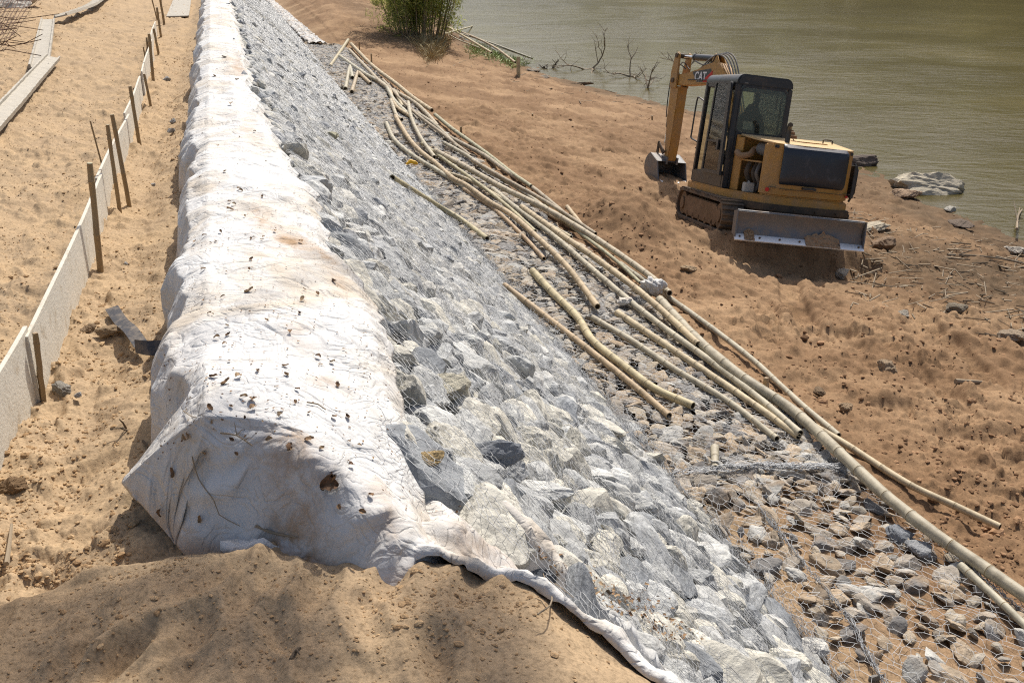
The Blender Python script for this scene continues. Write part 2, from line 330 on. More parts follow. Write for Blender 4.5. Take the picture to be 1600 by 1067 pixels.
M_FRAME = mat('track_frame_paint', spec=0.3, build=dirty((0.10, 0.06, 0.03), (0.14, 0.08, 0.035), 0.6, lo=0.36, hi=0.6, dust=(0.24, 0.155, 0.09)))
M_BLADE = mat('worn_steel', metal=0.3, spec=0.4, build=dirty((0.12, 0.125, 0.135), (0.17, 0.17, 0.17), 0.42, lo=0.47, hi=0.70, dust=(0.30, 0.22, 0.15)))
M_EDGE = mat('bright_steel', (0.72, 0.74, 0.76), 0.42, 0.35, 0.5)
M_CHROME = mat('chrome', (0.7, 0.7, 0.7), 0.2, 1.0)
M_ENG = mat('engine_grime', spec=0.3, build=dirty((0.05, 0.042, 0.035), (0.10, 0.08, 0.06), 0.7, lo=0.45, hi=0.7, dust=(0.16, 0.11, 0.07)))
M_GREY = mat('grey_plastic', spec=0.3, build=dirty((0.13, 0.125, 0.12), (0.16, 0.155, 0.15), 0.6, lo=0.45, hi=0.7, dust=(0.25, 0.2, 0.14)))
M_PIPE = mat('tan_hose', (0.28, 0.17, 0.09), 0.7)
M_TANK = mat('white_plastic', (0.45, 0.43, 0.38), 0.6)
M_SEAT = mat('seat_fabric', (0.012, 0.012, 0.013), 0.9)
M_RED = mat('red_sticker', (0.55, 0.03, 0.02), 0.5)
M_TXT = mat('white_lettering', (0.75, 0.72, 0.68), 0.5)
M_STRAP = mat('black_strap', spec=0.4, build=dirty((0.03, 0.03, 0.035), (0.05, 0.05, 0.055), 0.45, lo=0.45, hi=0.7, dust=(0.25, 0.2, 0.15), sc=14))
M_YELTAG = mat('yellow_plastic', (0.75, 0.42, 0.03), 0.5)
def b_glass(nt, b):
    nt.nodes.remove(b); o = nt.nodes['Material Output']
    t = nt.nodes.new('ShaderNodeBsdfTransparent'); t.inputs[0].default_value = (0.84, 0.87, 0.80, 1)
    g = nt.nodes.new('ShaderNodeBsdfGlossy'); g.inputs['Roughness'].default_value = 0.05; g.inputs[0].default_value = (0.9, 0.9, 0.9, 1)
    d = nt.nodes.new('ShaderNodeBsdfDiffuse'); d.inputs[0].default_value = (0.32, 0.29, 0.23, 1)
    f = nt.nodes.new('ShaderNodeFresnel'); f.inputs[0].default_value = 1.5
    m = nt.nodes.new('ShaderNodeMixShader'); m2 = nt.nodes.new('ShaderNodeMixShader'); m2.inputs[0].default_value = 0.06
    nt.links.new(t.outputs[0], m2.inputs[1]); nt.links.new(d.outputs[0], m2.inputs[2])
    nt.links.new(f.outputs[0], m.inputs[0]); nt.links.new(m2.outputs[0], m.inputs[1]); nt.links.new(g.outputs[0], m.inputs[2]); nt.links.new(m.outputs[0], o.inputs[0])
M_GLASS = mat('dusty_glass'); b_glass(M_GLASS.node_tree, M_GLASS.node_tree.nodes['Principled BSDF'])
# ------------------------------------------------------------------ object helpers
def link(name, me, parent=None, mats=()):
    o = bpy.data.objects.new(name, me); COL.objects.link(o)
    if parent is not None: o.parent = parent
    if me is not None:
        for m in mats:
            me.materials.append(m)
    return o
def tag(o, label=None, cat=None, group=None, kind=None):
    if label: o['label'] = label
    if cat: o['category'] = cat
    if group: o['group'] = group
    if kind: o['kind'] = kind
    return o
def empty(name, loc=(0, 0, 0)):
    o = bpy.data.objects.new(name, None); COL.objects.link(o); o.location = loc; o.empty_display_size = 0.1; return o
def np_mesh(name, verts, faces, smooth=True, mi=None):
    """verts (n,3); faces (m,k) with constant k"""
    me = bpy.data.meshes.new(name); verts = np.asarray(verts, np.float32); faces = np.asarray(faces, np.int32)
    n, (m, k) = len(verts), faces.shape
    me.vertices.add(n); me.vertices.foreach_set('co', verts.ravel())
    me.loops.add(m * k); me.loops.foreach_set('vertex_index', faces.ravel())
    me.polygons.add(m); me.polygons.foreach_set('loop_start', np.arange(0, m * k, k, dtype=np.int32))
    me.polygons.foreach_set('loop_total', np.full(m, k, np.int32))
    me.polygons.foreach_set('use_smooth', np.full(m, smooth, bool))
    if mi is not None: me.polygons.foreach_set('material_index', np.asarray(mi, np.int32))
    me.update(calc_edges=True); me.validate(); return me
def grid_faces(nr, nc):
    i = np.arange((nr - 1) * (nc - 1)); r = i // (nc - 1); c = i % (nc - 1); a = r * nc + c
    return np.stack([a, a + 1, a + nc + 1, a + nc], 1)
def set_col(me, name, arr):
    a = me.color_attributes.new(name, 'FLOAT_COLOR', 'POINT'); c = np.ones((len(arr), 4), np.float32); c[:, :arr.shape[1]] = arr
    a.data.foreach_set('color', c.ravel())
class MB:
    """collects shapes into one mesh"""
    def __init__(s, M=None): s.v = []; s.f = []; s.m = []; s.M = M or Matrix.Identity(4)
    def add(s, vs, fs, mi=0, M=None):
        T = s.M @ M if M is not None else s.M; o = len(s.v)
        s.v += [T @ Vector(p) for p in vs]; s.f += [[o + i for i in f] for f in fs]; s.m += [mi] * len(fs); return s
    def box(s, a, b, mi=0, M=None):
        (x0, y0, z0), (x1, y1, z1) = a, b
        vs = [(x0, y0, z0), (x1, y0, z0), (x1, y1, z0), (x0, y1, z0), (x0, y0, z1), (x1, y0, z1), (x1, y1, z1), (x0, y1, z1)]
        return s.add(vs, [(0, 3, 2, 1), (4, 5, 6, 7), (0, 1, 5, 4), (1, 2, 6, 5), (2, 3, 7, 6), (3, 0, 4, 7)], mi, M)
    def prism(s, poly, a, b, axis='x', mi=0, M=None):
        n = len(poly)
        def P(p, t): return {'x': (t, p[0], p[1]), 'y': (p[0], t, p[1]), 'z': (p[0], p[1], t)}[axis]
        vs = [P(p, a) for p in poly] + [P(p, b) for p in poly]
        fs = [tuple(range(n))[::-1], tuple(range(n, 2 * n))] + [(i, (i + 1) % n, n + (i + 1) % n, n + i) for i in range(n)]
        return s.add(vs, fs, mi, M)
    def ring(s, outer, inner, a, b, axis='x', mi=0, M=None):
        n = len(outer)
        def P(p, t): return {'x': (t, p[0], p[1]), 'y': (p[0], t, p[1]), 'z': (p[0], p[1], t)}[axis]
        vs = [P(p, a) for p in outer] + [P(p, b) for p in outer] + [P(p, a) for p in inner] + [P(p, b) for p in inner]; fs = []
        for i in range(n):
            j = (i + 1) % n
            fs += [(i, j, n + j, n + i), (2 * n + j, 2 * n + i, 3 * n + i, 3 * n + j), (j, i, 2 * n + i, 2 * n + j), (n + i, n + j, 3 * n + j, 3 * n + i)]
        return s.add(vs, fs, mi, M)
    def tube(s, pts, r, n=8, mi=0, cap=True, M=None, cmi=None):
        pts = [Vector(p) for p in pts]; rs = r if isinstance(r, (list, tuple)) else [r] * len(pts)
        up = Vector((0, 0, 1)); vs = []; prev = None
        for i, p in enumerate(pts):
            d = (pts[min(i + 1, len(pts) - 1)] - pts[max(i - 1, 0)])
            d = d.normalized() if d.length > 1e-9 else Vector((0, 0, 1))
            if prev is None:
                a = d.cross(up if abs(d.z) < 0.95 else Vector((1, 0, 0))).normalized()
            else:
                a = (prev - d * prev.dot(d)).normalized()
            prev = a; b = d.cross(a)
            vs += [p + (a * math.cos(2 * math.pi * k / n) + b * math.sin(2 * math.pi * k / n)) * rs[i] for k in range(n)]
        fs = []
        for i in range(len(pts) - 1):
            for k in range(n): fs.append((i * n + k, i * n + (k + 1) % n, (i + 1) * n + (k + 1) % n, (i + 1) * n + k))
        s.add(vs, fs, mi, M)
        if cap:
            T = s.M @ M if M is not None else s.M
            o = len(s.v) - len(vs); c = mi if cmi is None else cmi
            s.f.append([o + k for k in range(n)][::-1]); s.m.append(c)
            s.f.append([o + (len(pts) - 1) * n + k for k in range(n)]); s.m.append(c)
        return s
    def build(s, name, mats, parent=None, smooth=False, bevel=0.0, seg=2):
        me = bpy.data.meshes.new(name); me.from_pydata([tuple(p) for p in s.v], [], s.f)
        me.polygons.foreach_set('material_index', s.m); me.polygons.foreach_set('use_smooth', [smooth] * len(s.f))
        if not isinstance(mats, (list, tuple)): mats = [mats]
        o = link(name, me, parent, mats)
        bm = bmesh.new(); bm.from_mesh(me); bmesh.ops.recalc_face_normals(bm, faces=bm.faces)
        if bevel > 0:
            ed = [e for e in bm.edges if len(e.link_faces) == 2 and e.calc_face_angle(0) > 0.5]
            bmesh.ops.bevel(bm, geom=ed, offset=bevel, segments=seg, affect='EDGES', clamp_overlap=True)
        if smooth or bevel > 0:
            for f in bm.faces: f.smooth = True
            for e in bm.edges:
                if len(e.link_faces) == 2 and e.calc_face_angle(0) > 0.62: e.smooth = False
        bm.to_mesh(me); bm.free()
        return o
def rrect(x0, y0, x1, y1, r, n=4):
    out = []
    for cx, cy, a0 in ((x1 - r, y1 - r, 0), (x0 + r, y1 - r, 90), (x0 + r, y0 + r, 180), (x1 - r, y0 + r, 270)):
        for i in range(n + 1):
            a = RAD(a0 + 90 * i / n); out.append((cx + r * math.cos(a), cy + r * math.sin(a)))
    return out
def catmull(pts, step):
    pts = [Vector(p) for p in pts]; P = [pts[0] * 2 - pts[1]] + pts + [pts[-1] * 2 - pts[-2]]; out = []
    for i in range(1, len(P) - 2):
        n = max(1, int((P[i + 1] - P[i]).length / step))
        for k in range(n):
            t = k / n; a, b, c, d = P[i - 1:i + 3]
            out.append(0.5 * ((2 * b) + (c - a) * t + (2 * a - 5 * b + 4 * c - d) * t * t + (3 * b - 3 * c + d - a) * t ** 3))
    out.append(pts[-1]); return out
# ------------------------------------------------------------------ ground sheet (a fan of rows and columns, finer near the path)
def cells(x, y, sz, seed, prob):
    x = x / sz; y = y / sz; ix = np.floor(x); iy = np.floor(y); best = np.zeros_like(x)
    for a in (-1, 0, 1):
        for b in (-1, 0, 1):
            cx = ix + a; cy = iy + b; h1 = _h(cx, cy, seed) / 6.2832; h2 = _h(cx, cy, seed + 7) / 6.2832; h3 = _h(cx, cy, seed + 13) / 6.2832; h4 = _h(cx, cy, seed + 19) / 6.2832
            r = 0.18 + 0.32 * h3 * h3; d2 = ((x - cx - h1) ** 2 + ((y - cy - h2) * (0.8 + 0.5 * h4)) ** 2) / (r * r)
            best = np.maximum(best, np.where(h4 < prob, np.sqrt(np.clip(1 - d2, 0, 1)) * r, 0))
    return best * sz
def fine_noise(u, v, dist):
    x, y = Wn(u, v); on = onslope(u, v)
    rr = sst(5.2, 6.0, v); ll = 1 - sst(-0.2, 0.6, v)
    sh = 1 - np.clip(np.abs(v - np.interp(u, WU, WV)) / 2.0, 0, 1)
    f1 = fbm(x * 0.9, y * 0.9, 3, 1); f2 = fbm(x * 4.1, y * 4.1, 3, 11); f3 = fbm(x * 15, y * 15, 3, 21)
    lump = np.clip(fbm(x * 7.5, y * 7.5, 2, 31) - 0.16, 0, 1); lump2 = np.clip(fbm(x * 3.0, y * 3.0, 3, 41) - 0.25, 0, 1); lump3 = np.clip(fbm(x * 22, y * 22, 2, 51) - 0.2, 0, 1)
    patch = sst(-0.25, 0.35, fbm(x * 0.7, y * 0.7, 3, 61))
    moundk = sst(0, 0.05, mound(u, v) - ground(u, v))
    left = 0.045 * f1 + 0.030 * f2 + 0.006 * f3 + (0.25 + 0.75 * patch) * (0.04 * lump + 0.06 * lump2)
    left = left * (1 - 0.45 * moundk)
    right = 0.10 * f1 + 0.045 * f2 + 0.009 * f3 + (0.35 + 0.65 * patch) * (0.02 * lump + 0.05 * lump2)
    slope = 0.03 * f2 + 0.008 * f3
    wx = x + 0.02 * f3; wy = y + 0.02 * fbm(y * 15, x * 15, 2, 25)
    pr = 0.12 + 0.5 * patch
    right = right + 0.55 * cells(wx, wy, 0.34, 301, 0.25 * pr) + 0.75 * cells(wx, wy, 0.15, 311, 0.6 * pr) + 0.9 * cells(wx, wy, 0.07, 321, pr)
    left = left + 0.65 * (0.8 * cells(wx, wy, 0.13, 331, 0.35 * pr) + 0.9 * cells(wx, wy, 0.055, 341, 0.8 * pr) + 0.9 * cells(wx, wy, 0.027, 351, 0.9 * pr) * (dist < 9)) * (1 - 0.88 * sst(0, 0.05, mound(u, v) - ground(u, v)))
    d = (1 - on) * (ll * left + (1 - ll) * (rr * right + (1 - rr) * left * 0.8)) + on * slope
    # near the fence and the bag keep low
    keep = np.exp(-((v + 0.5) / 0.2) ** 2) * sst(3.2, 3.8, u); d = d * (1 - 0.5 * keep) + 0.05 * keep * np.clip(fbm(x * 3, y * 3, 3, 71), 0, 1)
    d = d - 0.05 * np.exp(-((v + 0.75) / 0.16) ** 2) * (v > -2)
    d = d * (1 - 0.5 * sh * rr)
    # machine track ruts and their berms
    for (a, b, off) in RUTS:
        ax, ay = a; bx, by = b; L = math.hypot(bx - ax, by - ay); tx, ty = (bx - ax) / L, (by - ay) / L
        t = (x - ax) * tx + (y - ay) * ty; s_ = (x - ax) * ty - (y - ay) * tx + 0.08 * pn(t * 0.7, t * 0, 5)
        m = sst(0, 0.5, t) * (1 - sst(L - 0.5, L, t)) * off
        d = d + 1.15 * m * (-0.06 * (1 - sst(0.14, 0.2, np.abs(s_))) + 0.055 * np.exp(-((np.abs(s_) - 0.27) / 0.08) ** 2) * (0.7 + 0.5 * pn(t * 1.3, s_ * 2, 6)) + 0.026 * np.sin(t * 55) * (1 - sst(0.12, 0.18, np.abs(s_))))
    for (fx, fy, fa) in FEET:
        dx = x - fx; dy = y - fy; a = dx * math.cos(fa) + dy * math.sin(fa); b_ = -dx * math.sin(fa) + dy * math.cos(fa)
        q = (a / 0.05) ** 2 + (b_ / 0.13) ** 2
        d = d + np.where(q < 9, -0.028 * np.exp(-q * 1.2) + 0.012 * np.exp(-((np.sqrt(q) - 1.5) / 0.4) ** 2), 0)
    return d
def gp(px, py): p = at(px, py); return (p.x, p.y)
RUTS = [(gp(1222, 432), gp(1262, 520), 1.0), (gp(1180, 455), gp(1215, 540), 0.6), (gp(1380, 460), gp(1560, 600), 0.9), (gp(1330, 480), gp(1500, 640), 0.7),
        (gp(1150, 500), gp(1420, 540), 0.5), (gp(1320, 640), gp(1590, 650), 0.4), (gp(1420, 530), gp(1590, 760), 0.5), (gp(905, 230), gp(1010, 250), 0.6), (gp(760, 190), gp(900, 250), 0.4)]
FEET = []
for _ in range(70):
    q = at(random.uniform(-60, 250), random.uniform(40, 1050)) if random.random() < 0.65 else at(random.uniform(50, 850), random.uniform(860, 1060)); FEET.append((q.x, q.y, random.uniform(-0.9, 0.5)))
def make_ground():
    th = np.concatenate([np.linspace(-175, -60, 50), np.linspace(-60, -34, 90)[1:], np.linspace(-34, 34, 1020)[1:], np.linspace(34, 60, 90)[1:], np.linspace(60, 175, 50)[1:]])
    r = [0.15]
    while r[-1] < 900:
        q = r[-1]; r.append(q * (1 + (0.06 if q < 1.5 else 0.0036 if q < 32 else 0.009 if q < 110 else 0.05)) + (0.02 if q < 1.5 else 0))
    r = np.array(r); T, Rr = np.meshgrid(np.radians(th), r)
    x = np.sin(T) * Rr; y = np.cos(T) * Rr; u, v = UV(x, y)
    z = np.zeros_like(x)
    for i in range(0, len(r), 100):
        s = slice(i, i + 100); fade = np.clip(1 - (Rr[s] - 120) / 100, 0, 1)
        z[s] = H(u[s], v[s]) + fine_noise(u[s], v[s], Rr[s]) * fade
    me = np_mesh('ground', np.stack([x, y, z], -1).reshape(-1, 3), grid_faces(*x.shape)[:, ::-1])
    on = onslope(u, v); wl = np.interp(u, WU, WV)
    red = sst(2.0, 5.5, v + 0.8 * pn(u * 0.5, v * 0.5, 81)); red = np.maximum(red, 0.25 * (1 - sst(-9, -5, v)))
    mud_and_shade = sst(-3.4, -0.2, v - wl + 1.0 * fbm(u * 0.5, v * 0.5, 3, 82)) * (0.7 + 0.3 * (u < 22))
    dark = np.exp(-((u - 14.5) / 3.6) ** 2 - ((v - 13.0) / 2.6) ** 2) * 1.0
    far = sst(50, 56, u) * (1 - sst(10.5, 13, v)) * sst(6, 8, v) * 0.35  # shade on the bank behind the far bush, painted with the mud colour
    mud_and_shade = np.clip(np.maximum(np.maximum(mud_and_shade, dark), far), 0, 1)
    near = 1 - sst(6.2, 9.5, u + 1.6 * pn(u * 0.8, v * 0.8, 83))
    grey = on * np.where(v > 3.35, (1 - 0.92 * near) * 0.8, 0.75)
    set_col(me, 'zone', np.stack([red, mud_and_shade, grey], -1).reshape(-1, 3))
    o = link('ground', me, None, [M_GROUND]); tag(o, 'bare sandy and reddish earth of the river bank', None, None, 'structure'); return o
make_ground()
wa = MB(); wa.add([W(-400, 7.5, -4.3), W(-400, 112, -4.3), W(900, 112, -4.3), W(900, 7.5, -4.3)], [(0, 1, 2, 3)])
water = wa.build('water', M_WATER); tag(water, 'muddy olive river water with small ripples', None, None, 'structure')
# ------------------------------------------------------------------ rocks
def ico(sub):
    bm = bmesh.new(); bmesh.ops.create_icosphere(bm, subdivisions=sub, radius=1.0)
    v = np.array([x.co[:] for x in bm.verts]); f = np.array([[w.index for w in q.verts] for q in bm.faces]); bm.free(); return v, f
ICO = {s: ico(s) for s in (1, 2, 3, 4)}
def rock_verts(sub, seed, planes=13, rough=0.05, flat=0.72):
    rs = np.random.RandomState(seed); d, f = ICO[sub]
    n = rs.normal(size=(planes, 3)); n /= np.linalg.norm(n, axis=1)[:, None]; h = rs.uniform(0.55, 1.0, planes)
    dd = d @ n.T; r = np.min(np.where(dd > 0.05, h / np.maximum(dd, 0.05), 9), axis=1); r = np.minimum(r, 1.15)
    o = seed * 3.7
    nz = fbm(d[:, 0] * 2.5 + o, d[:, 1] * 2.5 + d[:, 2] * 2.1, 4, seed); r = r * (1 + rough * 2.0 * nz)
    r = r * (1 + 0.035 * np.abs(fbm(d[:, 0] * 7 + d[:, 2] * 5 + o, d[:, 1] * 7 - d[:, 2] * 3, 3, seed + 9)) * (1 if sub > 2 else 0))
    v = d * r[:, None]; v[:, 2] *= flat
    return v
HI = [rock_verts(4, 100 + i, 11, 0.03, 0.78) for i in range(14)]
LO = [rock_verts(2, 200 + i, 11, 0.04, 0.75) for i in range(10)]
XLO = [rock_verts(1, 300 + i, 9, 0.05, 0.75) for i in range(8)]
HI_ME = [np_mesh('rock', v, ICO[4][1], False) for v in HI]
for m in HI_ME: m.materials.append(M_ROCK1)
ST_ME = [np_mesh('stone', v, ICO[4][1], False) for v in HI[:10]]
for m in ST_ME: m.materials.append(M_STONE1)
SLOPE_L = 3.956
def SP(u, w, n=0.0):
    """point over the stone facing: w metres down from its top edge, n metres off it"""
    if w < 0: v = 0.45 + w * 0.95; z = 0.40 - w * 0.12; nv, nz = 0.3, 0.95
    elif w <= SLOPE_L: v = 0.45 + w * 0.7356; z = 0.40 - w * 0.6775; nv, nz = 0.6775, 0.7356
    else: v = 3.36 + (w - SLOPE_L) * 0.9964; z = -2.28 - (w - SLOPE_L) * 0.085; nv, nz = 0.085, 0.9964
    return W(u, v + nv * n, z + nz * n)
def SPn(u, w, n):
    s = w <= SLOPE_L
    v = np.where(s, 0.45 + w * 0.7356 + 0.6775 * n, 3.36 + (w - SLOPE_L) * 0.9964 + 0.085 * n)
    z = np.where(s, 0.40 - w * 0.6775 + 0.7356 * n, -2.28 - (w - SLOPE_L) * 0.085 + 0.9964 * n)
    v = np.where(w < 0, 0.45 + w * 0.95 + 0.3 * n, v); z = np.where(w < 0, 0.40 - w * 0.12 + 0.95 * n, z)
    return np.stack([u * UX + v * VX, u * UY + v * VY, z], -1)
AX_U = Vector((UX, UY, 0)); SL_D = (SP(0, 1) - SP(0, 0)).normalized(); SL_N = AX_U.cross(SL_D) * -1
if SL_N.z < 0: SL_N = -SL_N
FL_D = (SP(0, SLOPE_L + 1) - SP(0, SLOPE_L + 0.001)).normalized(); FL_N = FL_D.cross(AX_U); FL_N = FL_N if FL_N.z > 0 else -FL_N
TONES = [('cream', (0.56, 0.54, 0.475)), ('pale grey', (0.52, 0.525, 0.51)), ('mid grey', (0.42, 0.43, 0.43)), ('dark grey', (0.27, 0.285, 0.30))]
STONES_T = [('tan', (0.43, 0.345, 0.25)), ('grey brown', (0.34, 0.30, 0.25)), ('dark', (0.21, 0.20, 0.19)), ('light grey', (0.42, 0.41, 0.38))]
rocks = []       # (u, w, n, size3, quat, zone)
def scatter(u0, u1, w0, w1, cell, smin, smax, zone, sink, dens=1.0, sizepow=1.6):
    nu = int((u1 - u0) / cell); nw = max(1, int((w1 - w0) / cell))
    for i in range(nu):
        for j in range(nw):
            if random.random() > dens: continue
            u = u0 + (i + 0.5 + random.uniform(-.45, .45)) * cell; w = w0 + (j + 0.5 + random.uniform(-.45, .45)) * (w1 - w0) / nw
            s = smin + (smax - smin) * random.random() ** sizepow
            D, N = (SL_D, SL_N) if w < SLOPE_L else (FL_D, FL_N)
            B = Matrix((AX_U, D, N)).transposed()
            Rm = B @ Matrix.Rotation(random.uniform(0, 6.28), 3, 'Z') @ Matrix.Rotation(random.gauss(0, 0.33), 3, 'X') @ Matrix.Rotation(random.gauss(0, 0.33), 3, 'Y')
            sz = (s * random.uniform(1.0, 1.5), s * random.uniform(0.8, 1.1), s * (random.uniform(0.65, 1.0) if zone == 'rock' else random.uniform(0.4, 0.75)))
            sk_ = sink + ((0.55 * (1 - min(1, max(0, w) / 0.42)) if u < 6.5 else 0.25 if w < 0.1 else 0) + (0.22 if u < 4.2 else 0) if zone == 'rock' else 0)
            rocks.append((u, w, -sz[2] * sk_, sz, Rm, zone))
scatter(0.9, 4.6, 0.04, SLOPE_L + 0.05, 0.195, 0.10, 0.185, 'rock', 0.36)
scatter(4.6, 7, 0.04, SLOPE_L + 0.05, 0.185, 0.09, 0.175, 'rock', 0.40)
scatter(0.9, 7, 0.04, SLOPE_L + 0.05, 0.21, 0.06, 0.10, 'rock', 0.9, 0.8)
scatter(7, 10, 0.04, SLOPE_L + 0.05, 0.18, 0.09, 0.165, 'rock', 0.42)
scatter(10, 14, 0.04, SLOPE_L + 0.05, 0.165, 0.085, 0.135, 'rock', 0.46)
scatter(14, 40, 0.02, SLOPE_L + 0.05, 0.175, 0.10, 0.14, 'rock', 0.52)
scatter(40, 95, 0.02, SLOPE_L + 0.05, 0.33, 0.2, 0.27, 'rock', 0.5)
scatter(1.2, 7.6, SLOPE_L + 0.10, SLOPE_L + 1.80, 0.13, 0.04, 0.105, 'stone', 0.48, 0.66)
scatter(6.8, 14, SLOPE_L + 0.05, SLOPE_L + 1.78, 0.125, 0.06, 0.12, 'stone', 0.35, 0.95)
scatter(14, 48, SLOPE_L + 0.05, SLOPE_L + 1.78, 0.19, 0.10, 0.16, 'stone', 0.4, 0.95)
scatter(6.3, 16, -0.26, 0.06, 0.16, 0.07, 0.12, 'rock', 0.5)
scatter(16, 95, -0.26, 0.06, 0.22, 0.10, 0.16, 'rock', 0.5)
# height of the stones over the facing, so that the netting lies on them
GU, GW, GS = 36.0, 5.9, 0.04
NU, NW = int(GU / GS), int(GW / GS); HN = np.full((NU, NW), -0.05)
for (u, w, n, sz, Rm, zone) in rocks:
    if u > GU - 0.5 or w < 0: continue
    rr = (sz[0] + sz[1]) / 2 * 0.9; i0, i1 = int(max(0, (u - rr) / GS)), int(min(NU, (u + rr) / GS + 2)); j0, j1 = int(max(0, (w - rr) / GS)), int(min(NW, (w + rr) / GS + 2))
    a = (np.arange(i0, i1) * GS - u)[:, None]; b = (np.arange(j0, j1) * GS - w)[None, :]
    q = 1 - (a * a + b * b) / rr ** 2
    HN[i0:i1, j0:j1] = np.maximum(HN[i0:i1, j0:j1], np.where(q > 0, n + sz[2] * 0.78 * np.sqrt(np.clip(q, 0, 1)), -1))
def blur(a, k):
    for ax in (0, 1):
        acc = 0
        for s in range(-k, k + 1): acc = acc + np.roll(a, s, ax)
        a = acc / (2 * k + 1)
    return a
dil = HN.copy()
for ax in (0, 1):
    for s in (-1, 1): dil = np.maximum(dil, np.roll(HN, s, ax))
NETH = np.maximum(blur(blur(dil, 3), 3) + 0.006, blur(HN, 1) * 0.95) + 0.008
def neth(u, w):
    i = np.clip(u / GS, 0, NU - 1.001); j = np.clip(w / GS, 0, NW - 1.001); a = i.astype(int); b = j.astype(int); fa = i - a; fb = j - b
    a1 = np.minimum(a + 1, NU - 1); b1 = np.minimum(b + 1, NW - 1)
    h = NETH[a, b] * (1 - fa) * (1 - fb) + NETH[a1, b] * fa * (1 - fb) + NETH[a, b1] * (1 - fa) * fb + NETH[a1, b1] * fa * fb
    return np.where(u < GU - 0.1, h, 0.10 + 0.03 * pn(u * 3, w * 3, 9))
# pick the largest in the picture as things of their own
def vis(r):
    p = SP(r[0], r[1], r[2]); q = proj(p)
    if q is None or not (-10 < q[0] < 1610 and -10 < q[1] < 1075): return 0
    if r[5] == 'rock' and r[1] < 0.12 and r[0] < 7: return 0
    u, v = UV(p.x, p.y)
    if float(H(u, v)) > p.z + r[3][2] * 0.5: return 0
    return q[2] * r[3][0]
order = {z: sorted([r for r in rocks if r[5] == z and vis(r) > 0], key=lambda r: -vis(r)) for z in ('rock', 'stone')}
rocks = [r for r in rocks if r[0] > float(np.interp(SPn(np.array([r[0]]), np.array([r[1]]), 0.0)[0] @ np.array([VX, VY, 0]), MV, MUc)) + (0.52 if r[1] < 2.2 else 0.2)]
order = {z: sorted([r for r in rocks if r[5] == z and vis(r) > 0], key=lambda r: -vis(r)) for z in ('rock', 'stone')}
single = {id(r) for r in order['rock'][:298]} | {id(r) for r in order['stone'][:240]}
def merged(name, items, hi, lo, m, label):
    V = []; Fc = []; o = 0
    for r in items:
        u, w, n, sz, Rm, z = r; d = u
        lst, fs = (hi, ICO[2][1]) if d < 26 else (lo, ICO[1][1])
        b = random.choice(lst) * np.array(sz) @ np.array(Rm).T + np.array(SP(u, w, n))
        V.append(b); Fc.append(fs + o); o += len(b)
    me = np_mesh(name, np.concatenate(V), np.concatenate(Fc), False); ob = link(name, me, None, [m]); tag(ob, label, None, None, 'stuff')
def buried(r):
    p = SP(r[0], r[1], 0.12); u, v = UV(p.x, p.y); return float(mound(u, v)) > p.z + 0.05
merged('gabion_rock_fill', [r for r in rocks if r[5] == 'rock' and id(r) not in single and not buried(r)], LO, XLO, M_ROCK, 'pale grey broken rock filling the gabion slope into the distance')
merged('mattress_stone_fill', [r for r in rocks if r[5] == 'stone' and id(r) not in single], LO, XLO, M_STONE, 'small flat dusty stones filling the wire mattress at the foot of the slope')
for r in rocks:
    if id(r) not in single: continue
    u, w, n, sz, Rm, z = r; p = SP(u, w, n)
    o = bpy.data.objects.new('rock' if z == 'rock' else 'stone', random.choice(HI_ME if z == 'rock' else ST_ME)); COL.objects.link(o)
    tone, tc = random.choices(TONES if z == 'rock' else STONES_T, ([5, 5, 4, 1.6] if u < 7 else [4, 6, 4, 0.5]) if z == 'rock' else [4, 4, 2, 3])[0]; f_ = random.uniform(0.85, 1.12); o.color = (*[c * f_ for c in tc], 1)
    size_ = 'Large' if sz[0] > 0.215 else ('Medium' if sz[0] > 0.15 else 'Small'); size_ = size_ if z == 'rock' else ('Large' if sz[0] > 0.13 else ('Medium' if sz[0] > 0.09 else 'Small'))
    q_ = proj(p); row = 'low in the picture' if q_[1] > 900 else 'in the lower part' if q_[1] > 760 else 'level with the corner' if q_[1] > 640 else 'in the upper part' 
    o.matrix_world = Matrix.Translation(p) @ (Rm @ Matrix.Diagonal(sz)).to_4x4()
    if z == 'rock': tag(o, f"{size_} {tone} rock {'beside the fabric edge' if w < 1.2 else 'mid slope' if w < 2.6 else 'near the slope foot'}, {row} of the slope".replace('low in the picture of the slope', 'at the picture bottom').replace('level with the corner of the slope', 'level with the fabric corner').lower(), 'rock', 'rocks packed under the netting of the gabion slope')
    else: tag(o, f"{size_} {tone} stone {'by the slope foot' if w < SLOPE_L + 0.6 else 'in the middle' if w < SLOPE_L + 1.2 else 'by the bamboo side'} of the coarse net, {row}".replace('low in the picture', 'lowest part').lower(), 'stone', 'flat stones in the wire mattress')
def lone_rock(name, px, py, size, label, color, seed, flat=0.8, cat='rock', off=0.0, emb=0.25, wp=None, subm=None, yaw=None):
    p = wp or at(px, py)
    me = np_mesh(name, rock_verts(4, seed, 13, 0.07, flat), ICO[4][1], False)
    def bb(nt, b):
        k = NB(nt, b); q = k.obj()
        k.color(k.mix(k.noise(q, 2.5, 8, 0.7, 0.5), tuple(c * 0.55 for c in color), tuple(min(1, c * 1.2) for c in color))); k.normal(k.bump(k.noise(q, 7, 8, 0.7), 0.8, 0.05))
    o = link(name, me, None, [mat(name + '_stone', color, 0.9, build=bb)])
    s = size if isinstance(size, tuple) else (size, size * 0.85, size * 0.8)
    o.location = p + Vector((0, 0, s[2] * (0.5 - emb) * flat + off)); o.scale = s; o.rotation_euler = (random.uniform(-.15, .15), random.uniform(-.15, .15), yaw if yaw is not None else random.uniform(0, 6))
    tag(o, label, cat); return o
